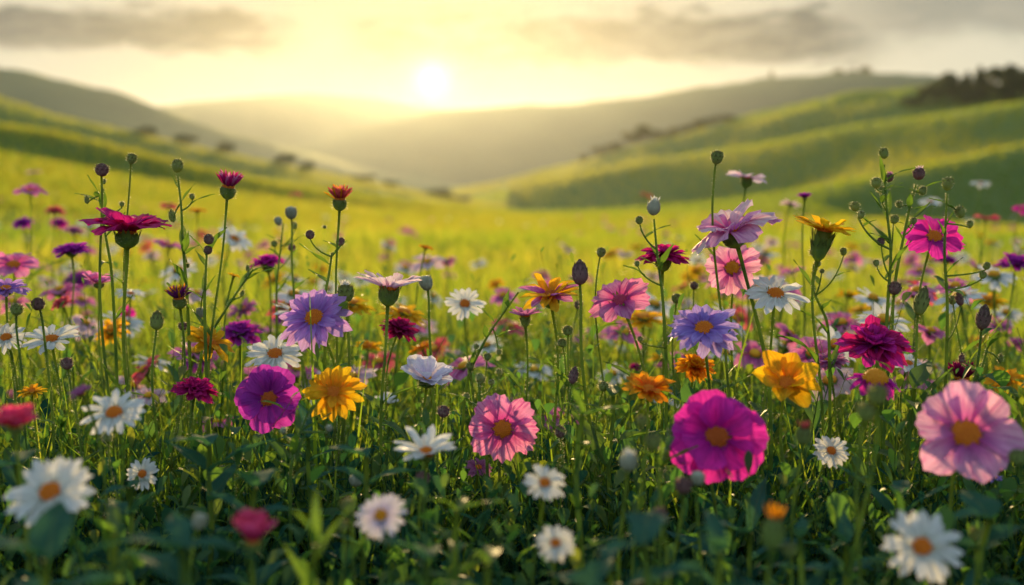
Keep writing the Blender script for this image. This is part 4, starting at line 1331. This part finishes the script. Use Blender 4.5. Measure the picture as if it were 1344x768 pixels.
B(1250, 394, 13, 1.02, 'small green bud under the bright pink cosmos')

# ------------------------------------------------------------------ wiry weeds with many small buds
weed([(1160, 212), (1163, 270), (1170, 330), (1165, 400)], 0.95, -0.01, 'tallest wiry weed with many buds right of the orange marigold',
     [(0, 1160, 201, 14, 'crown', BUD, None), (0.12, 1167, 233, 13, 'round', BUD_DARK, 'mauve'), (0.2, 1150, 240, 15, 'round', BUD, None),
      (0.3, 1156, 249, 11, 'round', BUD, None), (0.5, 1122, 271, 14, 'round', BUD, None), (0.5, 1130, 282, 10, 'crown', BUD, None),
      (0.55, 1174, 288, 13, 'round', BUD, None), (0.62, 1156, 317, 12, 'round', BUD_DARK, None), (0.66, 1150, 345, 9, 'crown', BUD, None)])
weed([(1203, 240), (1196, 262), (1186, 310), (1172, 380)], 0.96, -0.01, 'wiry weed with a white tipped top bud between two taller weeds',
     [(0, 1206, 228, 18, 'round', BUD_DARK, 'blush'), (0.15, 1211, 250, 11, 'crown', BUD, None), (0.3, 1180, 268, 9, 'crown', BUD, None), (0.5, 1199, 290, 10, 'round', BUD, None)])
weed([(1243, 252), (1242, 275), (1239, 330), (1245, 420)], 0.98, 0.0, 'wiry weed with paired buds right of the bright pink cosmos',
     [(0, 1244, 241, 17, 'crown', BUD, None), (0.2, 1260, 278, 15, 'crown', BUD, None), (0.35, 1273, 294, 10, 'crown', BUD, None),
      (0.6, 1295, 349, 11, 'round', BUD, None), (0.65, 1290, 361, 11, 'round', BUD, None), (0.75, 1259, 392, 12, 'tall', BUD_DARK, None)])
weed([(1068, 345), (1066, 380), (1090, 430)], 0.98, 0.01, 'short weed with two buds under the orange marigold',
     [(0, 1067, 331, 11, 'round', BUD, None), (0.15, 1073, 346, 10, 'round', BUD, None), (0.4, 1107, 330, 10, 'crown', BUD, None), (0.4, 1079, 356, 7, 'round', BUD, None)])
weed([(858, 284), (862, 330), (870, 390), (875, 470)], 0.93, 0.005, 'wiry weed topped by a white feathery tuft',
     [(0, 858, 272, 20, 'crown', BUD_PALE, 'white'), (0.25, 839, 289, 12, 'round', BUD, None), (0.45, 836, 346, 8, 'crown', BUD, None), (0.7, 840, 445, 8, 'round', BUD, None)])
weed([(233, 228), (238, 270), (240, 320), (247, 400)], 0.97, 0.0, 'wiry weed with crowned bud left of the fringed rose tuft',
     [(0, 233, 217, 17, 'crown', BUD, None), (0.25, 226, 283, 11, 'tall', BUD, None), (0.3, 252, 258, 8, 'crown', BUD, None), (0.55, 246, 348, 7, 'crown', BUD, None)])
weed([(136, 245), (135, 290), (148, 360)], 1.0, 0.0, 'thin weed behind the tall magenta cosmos',
     [(0.1, 114, 262, 7, 'tall', BUD, None), (0.3, 160, 268, 7, 'crown', BUD, None), (0, 137, 238, 5, 'tall', BUD, None)])
weed([(272, 322), (270, 360), (268, 400)], 0.95, 0.0, 'stalk with two small buds one above the other under the rose tuft',
     [(0, 274, 314, 15, 'round', BUD_DARK, None), (0.05, 273, 328, 13, 'round', BUD_DARK, None), (0.5, 263, 410, 14, 'crown', BUD_PALE, None)])
weed([(436, 330), (432, 360), (425, 395)], 0.95, 0.0, 'side branches with two dark buds under the coral cup flower',
     [(0.1, 407, 308, 13, 'round', BUD_DARK, None), (0.05, 447, 317, 13, 'round', BUD_DARK, None), (0.0, 426, 298, 5, 'round', BUD, None)])
weed([(372, 290), (368, 330), (362, 380)], 1.2, 0.0, 'soft focus weed with pale buds left of the coral cup flower',
     [(0.0, 365, 290, 12, 'crown', BUD_PALE, None), (0.3, 386, 296, 10, 'crown', BUD, None), (0.4, 360, 320, 10, 'round', BUD, None), (0.5, 383, 325, 12, 'round', BUD_DARK, None)])
weed([(335, 350), (310, 385), (275, 440), (260, 470)], 1.02, 0.0, 'oblique weed leaning over the golden tilted marigold',
     [(0.1, 325, 352, 6, 'tall', BUD, None), (0.3, 318, 385, 6, 'tall', BUD, None)], leafn=8)
weed([(683, 380), (640, 440), (610, 500)], 1.0, -0.02, 'thin weed leaning behind the mauve side view flower',
     [(0.3, 655, 462, 8, 'round', BUD, None), (0.5, 625, 455, 8, 'round', BUD, None)])
weed([(628, 500), (632, 540), (640, 600)], 0.9, 0.0, 'fine weed with brown buds left of soft pink cosmos',
     [(0, 630, 495, 10, 'round', BUD, None), (0.2, 645, 502, 9, 'round', BUD, None), (0.3, 612, 520, 9, 'round', BUD, None), (0.5, 655, 488, 9, 'round', BUD, None)])
weed([(1300, 440), (1290, 480), (1270, 520)], 0.94, 0.0, 'leafy stalk below the dark pointed bud',
     [(0.2, 1313, 470, 8, 'tall', BUD, None), (0.4, 1262, 470, 9, 'tall', BUD_DARK, None)], leafn=10)
weed([(405, 540), (385, 590), (380, 640)], 0.8, 0.0, 'leafy weed below the yellow marigold with tiny pale buds',
     [(0.2, 432, 562, 9, 'crown', BUD_PALE, None), (0.3, 372, 565, 9, 'crown', BUD_PALE, None)], leafn=10)
weed([(880, 560), (870, 610), (860, 660)], 0.72, 0.0, 'weed with pale tiny buds between white bud and hot pink cosmos',
     [(0.1, 870, 590, 9, 'crown', BUD_PALE, None), (0.2, 890, 600, 8, 'crown', BUD, None)], leafn=8)

# ------------------------------------------------------------------ broad leaved plants
LP = leafy_plant
LP(275, 585, 0.74, 9, 0.085, 0.34, 'blue green leaf fan between small daisy and violet cosmos')
LP(405, 575, 0.84, 9, 0.06, 0.30, 'silvery leaf bunch under the yellow marigold')
LP(560, 560, 0.84, 8, 0.05, 0.26, 'narrow leaved plant behind the blurred side view daisy', LEAF)
LP(765, 545, 0.72, 12, 0.05, 0.26, 'spiky bright green leaf whorl right of soft pink cosmos', LEAF, 0.9)
LP(805, 520, 0.9, 4, 0.10, 0.26, 'dark sword leaves in the grass left of orange marigold', LEAF, 0.7)
LP(800, 735, 0.54, 9, 0.07, 0.42, 'lobed blue leaf plant beside the lowest small daisies', None, 0.35, 2)
LP(845, 715, 0.50, 7, 0.075, 0.5, 'wide lobed leaves beneath the brown pink bud', None, 0.3, 2)
LP(240, 720, 0.50, 11, 0.07, 0.4, 'wide lobed dark leaves left of rose red flower', None, 0.3, 2)
LP(415, 715, 0.52, 7, 0.07, 0.16, 'yellow green blurred leaves beside the rose red flower', LEAF, 0.9)
LP(150, 700, 0.54, 9, 0.06, 0.16, 'blurred green leaves in front of the biggest white daisy', LEAF, 0.9)
LP(60, 735, 0.48, 8, 0.075, 0.4, 'dark leaf bunch at the bottom below the biggest daisy')
LP(600, 670, 0.58, 12, 0.045, 0.2, 'bright green blurred sprig beneath the side view daisy', LEAF, 0.6)
LP(640, 740, 0.50, 10, 0.05, 0.3, 'blurred rounded leaves at the bottom right of pale lilac daisy', LEAF, 0.5)
LP(985, 700, 0.70, 6, 0.13, 0.18, 'long dark sword leaves below the hot pink cosmos', LEAF_BLUE, 0.5)
LP(1110, 715, 0.64, 9, 0.07, 0.30, 'broad dark leaves under the small shaded daisy')
LP(1180, 650, 0.74, 8, 0.08, 0.26, 'dark leaf tuft left of the large pale pink cosmos')
LP(1200, 510, 0.90, 5, 0.12, 0.24, 'long arching leaves behind the orange cone flower', LEAF, 0.8)
LP(1335, 520, 0.85, 5, 0.09, 0.32, 'deep green leaves at the edge above the pale pink cosmos', LEAF, 0.7)
LP(1300, 680, 0.60, 8, 0.075, 0.40, 'dark leaves beside the blurred white daisy at the edge')
LP(945, 725, 0.52, 9, 0.06, 0.32, 'dark blurred leaves between sword leaves and orange tipped bud')
LP(560, 735, 0.52, 8, 0.065, 0.40, 'dark leaf bunch at the very bottom below the pale lilac daisy')
LP(170, 640, 0.68, 8, 0.06, 0.36, 'shaded leaves right below the small low daisy')
LP(335, 640, 0.64, 8, 0.07, 0.36, 'shaded blue green leaves above the rose red flower')
LP(480, 600, 0.72, 8, 0.06, 0.34, 'shaded leaf bunch above the pale round bud')
LP(1050, 705, 0.60, 9, 0.06, 0.32, 'shaded leaves left of the orange tipped bud')
LP(20, 610, 0.66, 8, 0.07, 0.36, 'shaded leaves beneath the rose pink cup flower')

# ------------------------------------------------------------------ grass and herbs between the flowers
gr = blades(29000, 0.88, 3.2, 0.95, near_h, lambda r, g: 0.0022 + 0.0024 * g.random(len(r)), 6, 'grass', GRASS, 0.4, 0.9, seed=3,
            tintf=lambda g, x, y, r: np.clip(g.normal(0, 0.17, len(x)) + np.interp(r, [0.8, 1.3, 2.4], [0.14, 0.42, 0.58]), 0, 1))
tag(gr, 'fine green grass blades growing among the wildflowers', None, None, 'stuff')
tag(cover(4600, 0.86, 2.4, 0.92, 'ground_cover', 8, 0.95, 0.9, 0.50, 12), 'dense leafy wild herbs filling the ground between flower stems', None, None, 'stuff')
tag(cover(6000, 0.42, 1.10, 0.95, 'broad_ground_cover', 9, 0.92, 0.95, 0.34, 14, 0.75, COVER_SHADE), 'broad leaves darkened with painted shade, covering the soil in front', None, None, 'stuff')
tag(cover(4000, 1.8, 9, 0.70, 'meadow_herbs', 10, 0.95, 1.3, 0.62, 8), 'sunlit leafy herbs in the open meadow', None, None, 'stuff')
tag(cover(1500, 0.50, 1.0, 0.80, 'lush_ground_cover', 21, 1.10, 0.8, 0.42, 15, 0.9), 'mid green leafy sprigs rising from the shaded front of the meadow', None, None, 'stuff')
tag(cover(1400, 0.84, 1.9, 0.85, 'wild_herbs', 22, 1.42, 0.62, 0.70, 15, 1.0), 'tall wispy herbs with small narrow leaves among the flower stems', None, None, 'stuff')
tag(cover(760, 0.80, 1.7, 0.85, 'leafy_herbs', 23, 1.12, 1.3, 0.48, 8, 1.0), 'leafy green herbs with long pointed leaves between the flowers', None, None, 'stuff')

# ------------------------------------------------------------------ blooms scattered on into the meadow: single meshes
def simple_bloom(name, kind, colr, disc):
    k = KINDS[kind]
    R, Hh = 0.034, 0.34
    mb = MB()
    P = stem_path((0, 0, Hh), (0.05, -0.1, 1), (0.015, 0.01, 0), 8)
    mb.add(*tube(P, 0.002, 5), mi=0)
    A = frame((0.05, -0.18, 1))
    head = np.array([0, 0, Hh + 0.2 * R])
    V, F, U = lathe([(0.002, 0), (0.3 * R, 0.1 * R), (0.28 * R, 0.3 * R)], 8)
    mb.add(place(V, A, (0, 0, Hh)), F, U, 0)
    for li, (n, ln, wd, shape, e, ej, curl, cup, notch) in enumerate(k['layers']):
        for q in range(n):
            a = 6.2832 * q / n + rng.normal(0, 0.1)
            V, F, U = petal(R * ln, R * wd, shape, 2, 4, curl, cup, notch)
            mb.add(place(V, A @ rot('Z', a) @ rot('X', e + rng.normal(0, ej)), head), F, U, 1)
    V, F, U = lathe([(k['disc'] * R, 0), (k['disc'] * R * 0.8, k['dh'] * R), (0.1 * R, k['dh'] * R * 1.3)], 10)
    mb.add(place(V, A, head + A[:, 2] * 0.06 * R), F, U * np.array([1, 0.8]), 2)
    return mb.build(name, [STEM, PM[colr], DM[disc]])


protos = [('daisy', 'daisy', 'white', 'gold', 'tiny white bloom far out in the blurred meadow', GD),
          ('cosmos_flower', 'cosmos', 'pink', 'gold', 'tiny pink bloom far out in the blurred meadow', GC),
          ('cosmos_flower', 'cosmos', 'blush', 'gold', 'tiny blush bloom far out in the blurred meadow', GC),
          ('marigold', 'marigold', 'yellow', 'orange', 'tiny yellow bloom far out in the blurred meadow', GY),
          ('zinnia', 'zinnia', 'violet', 'pink', 'tiny purple bloom far out in the blurred meadow', GZ),
          ('cosmos_flower', 'cosmos', 'coral', 'gold', 'tiny coral bloom far out in the blurred meadow', GC)]
made = []
for nm, kd, cl_, dc, lb, gp in protos:
    o = simple_bloom(nm, kd, cl_, dc)
    tag(o, lb, 'flower', 'far ' + gp)
    made.append([o, True])
anchors = [(167, 306, 'tall magenta cosmos'), (300, 246, 'fringed rose tuft'), (446, 262, 'coral cup flower'), (235, 392, 'dark purple tuft'), (413, 418, 'lilac aster'),
           (361, 465, 'crisp white daisy'), (276, 450, 'tilted golden marigold'), (67, 446, 'edge on white daisy'), (353, 524, 'violet magenta cosmos'), (438, 515, 'yellow marigold'),
           (511, 379, 'pinkish white daisy'), (524, 432, 'dark crimson flower'), (561, 498, 'lilac white cosmos'), (659, 563, 'soft pink cosmos'), (40, 251, 'pink cosmos at the meadow edge'),
           (308, 314, 'large blurred white daisy'), (94, 330, 'soft purple flower'), (351, 345, 'blurred rose flower'), (610, 399, 'lone white daisy'), (722, 388, 'orange and pink flower'),
           (761, 357, 'pointed purple bud'), (814, 395, 'tilted pink cosmos'), (871, 337, 'dark magenta flower'), (924, 432, 'blue lilac aster'), (960, 300, 'tall pale pink cosmos'),
           (961, 352, 'golden centred pink cosmos'), (1018, 386, 'sharp white daisy'), (1081, 302, 'tall orange marigold'), (1147, 452, 'double magenta flower'), (1226, 311, 'bright pink cosmos'),
           (1032, 503, 'pure yellow flower'), (1291, 416, 'dark pointed bud'), (1333, 346, 'purple flower at the edge'), (1160, 205, 'tallest wiry weed'), (851, 511, 'shaggy orange marigold'),
           (980, 234, 'blush pink cosmos'), (858, 272, 'white tufted weed'), (1210, 394, 'tall green bud'), (559, 371, 'pale green bud'), (134, 223, 'dark round bud')]
used = set()


def bloom_label(what, px, py):
    """where the bloom shows beside the nearest named flower; each wording is used once"""
    for x, y, nm in sorted(anchors, key=lambda q: (q[0] - px) ** 2 + (q[1] - py) ** 2):
        dx_, dy_ = px - x, py - y
        side = 'left of' if dx_ < 0 else 'right of'
        rel = side if abs(dx_) > 1.6 * abs(dy_) else (('above' if dy_ < 0 else 'below') if abs(dy_) > 1.6 * abs(dx_)
                                                   else ('above and ' if dy_ < 0 else 'below and ') + side)
        far_ = '' if math.hypot(dx_, dy_) < 45 else 'farther '
        t_ = f'blurred {what} {far_}{rel} the {nm}'
        if t_ not in used:
            used.add(t_)
            return t_


WHAT = ['white daisy', 'pink cosmos', 'blush cosmos', 'yellow marigold', 'purple zinnia', 'coral cosmos']
g = np.random.default_rng(77)
cnt = 0
cp_, sp_ = math.cos(PITCH), math.sin(PITCH)
while cnt < 390:
    q = g.random()
    d = 1.16 * (15 / 1.16) ** (q ** 1.15)
    px = g.uniform(-30, 1375)
    # fewer in the open middle strip, more to the sides
    mid = math.exp(-((px - 600) / 230.0) ** 2)
    if g.random() < mid * (0.35 + 0.45 * min(1, d / 5)):
        continue
    X = (px - 672) * K * d
    w = [0.30, 0.29, 0.17, 0.12, 0.04, 0.08]
    i = g.choice(6, p=w)
    o, first = made[i]
    if not first:
        c = o.copy()
        col.objects.link(c)
        o = c
    made[i][1] = False
    z0 = gz(X, d)
    s = g.uniform(0.72, 1.12) * np.interp(d, [1.2, 4, 15], [0.85, 0.85, 0.9])
    hz = g.uniform(0.72, 1.12) * np.interp(d, [1.2, 2.5, 6, 15], [1.02, 1.02, 0.9, 0.85])
    o.location = (X, d, z0)
    o.scale = (s, s, hz)
    o.rotation_euler = (g.normal(0.1, 0.18), g.normal(0, 0.18), g.uniform(-1.2, 1.2))
    if d < 4.5:
        zt = z0 + 0.345 * hz - HC
        v_ = d * cp_ - zt * sp_
        tag(o, bloom_label(WHAT[i], 672 + X / v_ / K, 384 - (d * sp_ + zt * cp_) / v_ / K), 'flower', 'blurred ' + protos[i][5])
    else:
        tag(o, protos[i][4], 'flower', 'far ' + protos[i][5])
    cnt += 1


# ------------------------------------------------------------------ trees on the far slopes
def tree(label, px, D, wpx, hpx, conifer=False, group=None, name='round_tree', cat='tree', sink=0.0):
    X = (px - 672) * K * D
    z0 = gz(X, D) - sink
    Wm, Hm = wpx * K * D, hpx * K * D
    root = empty(name, (X, D, z0))
    tag(root, label, cat, group)
    tr = MB()
    n = 8
    P = np.array([[rng.normal(0, 0.01) * Wm, rng.normal(0, 0.01) * Wm, Hm * 0.8 * i / (n - 1)] for i in range(n)])
    tr.add(*tube(P, np.linspace(0.045, 0.012, n) * Hm, 7))
    lobes = []
    for q in range(9 if not conifer else 12):
        a = q * 2.4
        f = rng.uniform(0.3, 0.9)
        s = P[0] + np.array([0, 0, Hm * f * 0.75])
        rr_ = Wm * 0.5 * (0.65 if not conifer else (1.05 - f) * 0.9) * rng.uniform(0.6, 1.1)
        e = np.array([math.cos(a) * rr_, math.sin(a) * rr_, Hm * (f * 0.85 + (0.08 if not conifer else -0.03))])
        tr.add(*tube(bez([s, (s + e) / 2 + [0, 0, 0.04 * Hm], e], 5), np.linspace(0.014, 0.005, 5) * Hm, 5))
        lobes.append((e, rng.uniform(0.16, 0.30)))
    tr.build('trunk', BARK, root)
    nl = 1800
    if conifer:
        f = rng.random(nl) ** 0.8
        zz = Hm * (0.08 + 0.92 * f)
        rad = Wm * 0.5 * (1.02 - f) ** 0.8 * np.sqrt(rng.random(nl)) * (0.85 + 0.3 * np.sin(f * 40))
        a = rng.random(nl) * 6.283
        C_ = np.stack([rad * np.cos(a), rad * np.sin(a), zz], 1)
    else:
        li = rng.integers(0, len(lobes), nl)
        cen = np.array([l_[0] for l_ in lobes])[li]
        sc_ = np.array([l_[1] for l_ in lobes])[li][:, None]
        dd = rng.normal(size=(nl, 3))
        dd /= np.linalg.norm(dd, axis=1)[:, None]
        C_ = cen + dd * rng.random((nl, 1)) ** 0.4 * sc_ * np.array([Wm, Wm, Hm * 0.75])
        C_[:, 2] = np.maximum(C_[:, 2], 0.02 * Hm)
    s = (0.042 * math.sqrt(Wm * Hm)) * (0.6 + 0.9 * rng.random(nl))
    u_ = rng.normal(size=(nl, 3))
    v_ = rng.normal(size=(nl, 3))
    u_ /= np.linalg.norm(u_, axis=1)[:, None]
    v_ /= np.linalg.norm(v_, axis=1)[:, None]
    V = np.stack([C_ - u_ * s[:, None], C_ + v_ * s[:, None], C_ + u_ * s[:, None], C_ - v_ * s[:, None]], 1).reshape(-1, 3)
    Q = np.arange(nl * 4).reshape(nl, 4)
    T = np.repeat(np.clip(rng.normal(0.45, 0.25, nl), 0, 1), 4)
    cr = big_mesh('crown', V, Q, T, TREE)
    cr.parent = root
    return root


TG = 'round trees along the left slope'
for i, (px, D, w, h, lb) in enumerate([
        (196, 148, 30, 15, 'dark rounded tree, first of the row down the left slope'),
        (246, 148, 30, 18, 'dark rounded tree, second of the row down the left slope'),
        (298, 148, 26, 16, 'dark rounded tree, third of the row down the left slope'),
        (376, 149, 28, 18, 'dark tree beginning the lower pair on the left slope'),
        (404, 149, 22, 13, 'small dark tree ending the lower pair on the left slope'),
        (478, 149, 34, 12, 'hazy low tree on the left slope under the sun'),
        (512, 149, 24, 9, 'hazy smallest tree furthest down the left slope'),
        (575, 140, 44, 12, 'hazy wide bush at the foot of the left slope'),
        (606, 140, 30, 9, 'hazy bush in the valley bottom')]):
    tree(lb, px, D, w, h, group=TG, sink=0.1)
RG = 'dark trees on the right hill'
for i, (px, w, h, con) in enumerate([(1218, 46, 30, 0), (1240, 50, 38, 0), (1262, 34, 44, 1), (1278, 36, 46, 1), (1297, 50, 42, 0), (1316, 36, 50, 1), (1336, 50, 46, 0), (1356, 40, 52, 1), (1378, 50, 46, 0), (1192, 34, 14, 0)]):
    ords = ['low leafy tree at the open end of the dark grove', 'rounded dark tree second from the open end of the grove', 'first pointed dark tree of the grove on the hill',
            'pointed dark tree close behind the first pointed one', 'wide rounded tree in the middle of the dark grove', 'tallest pointed tree inside the picture on the right hill',
            'dark rounded tree cut by the picture edge in the grove', 'pointed tree just beyond the picture edge', 'rounded tree beyond the picture edge', 'small bush leading up to the dark grove']
    tree(ords[i], px, 219 + 5 * math.sin(i * 2.1), w, h, bool(con), RG, 'pine_tree' if con else 'round_tree', sink=0.3)
HG = 'hedgerow trees in the valley'
hx = [(765, 14, 10), (786, 20, 14), (806, 22, 14), (826, 22, 18), (842, 20, 22), (860, 18, 14), (878, 20, 13), (897, 20, 14), (916, 20, 14), (934, 18, 12), (952, 18, 10)]
ol = ['lowest hazy bush of the valley hedgerow', 'second hazy bush up the valley hedgerow', 'third hazy bush up the valley hedgerow', 'wide bush left of the hedgerow tall tree',
      'tallest tree of the valley hedgerow', 'bush right of the hedgerow tall tree', 'sixth bush climbing the valley hedgerow', 'seventh bush climbing the valley hedgerow',
      'third bush from the upper hedgerow end', 'second bush from the upper hedgerow end', 'last bush at the upper hedgerow end']
for (px, w, h), lb in zip(hx, ol):
    tree(lb, px, 257, w * 1.15, h * 1.2, group=HG, sink=0.1)
for px, w, h, con, lb in [(1008, 8, 14, 1, 'lone pointed tree on the misty far ridge'), (1094, 14, 8, 0, 'small round tree on the misty ridge top'), (1130, 18, 9, 0, 'wider round tree on the misty ridge top'), (1112, 10, 5, 0, 'tiny bush between two round trees on the misty ridge')]:
    tree(lb, px, 772, w, h, bool(con), 'trees on the misty far ridge', 'pine_tree' if con else 'round_tree', sink=1.0)
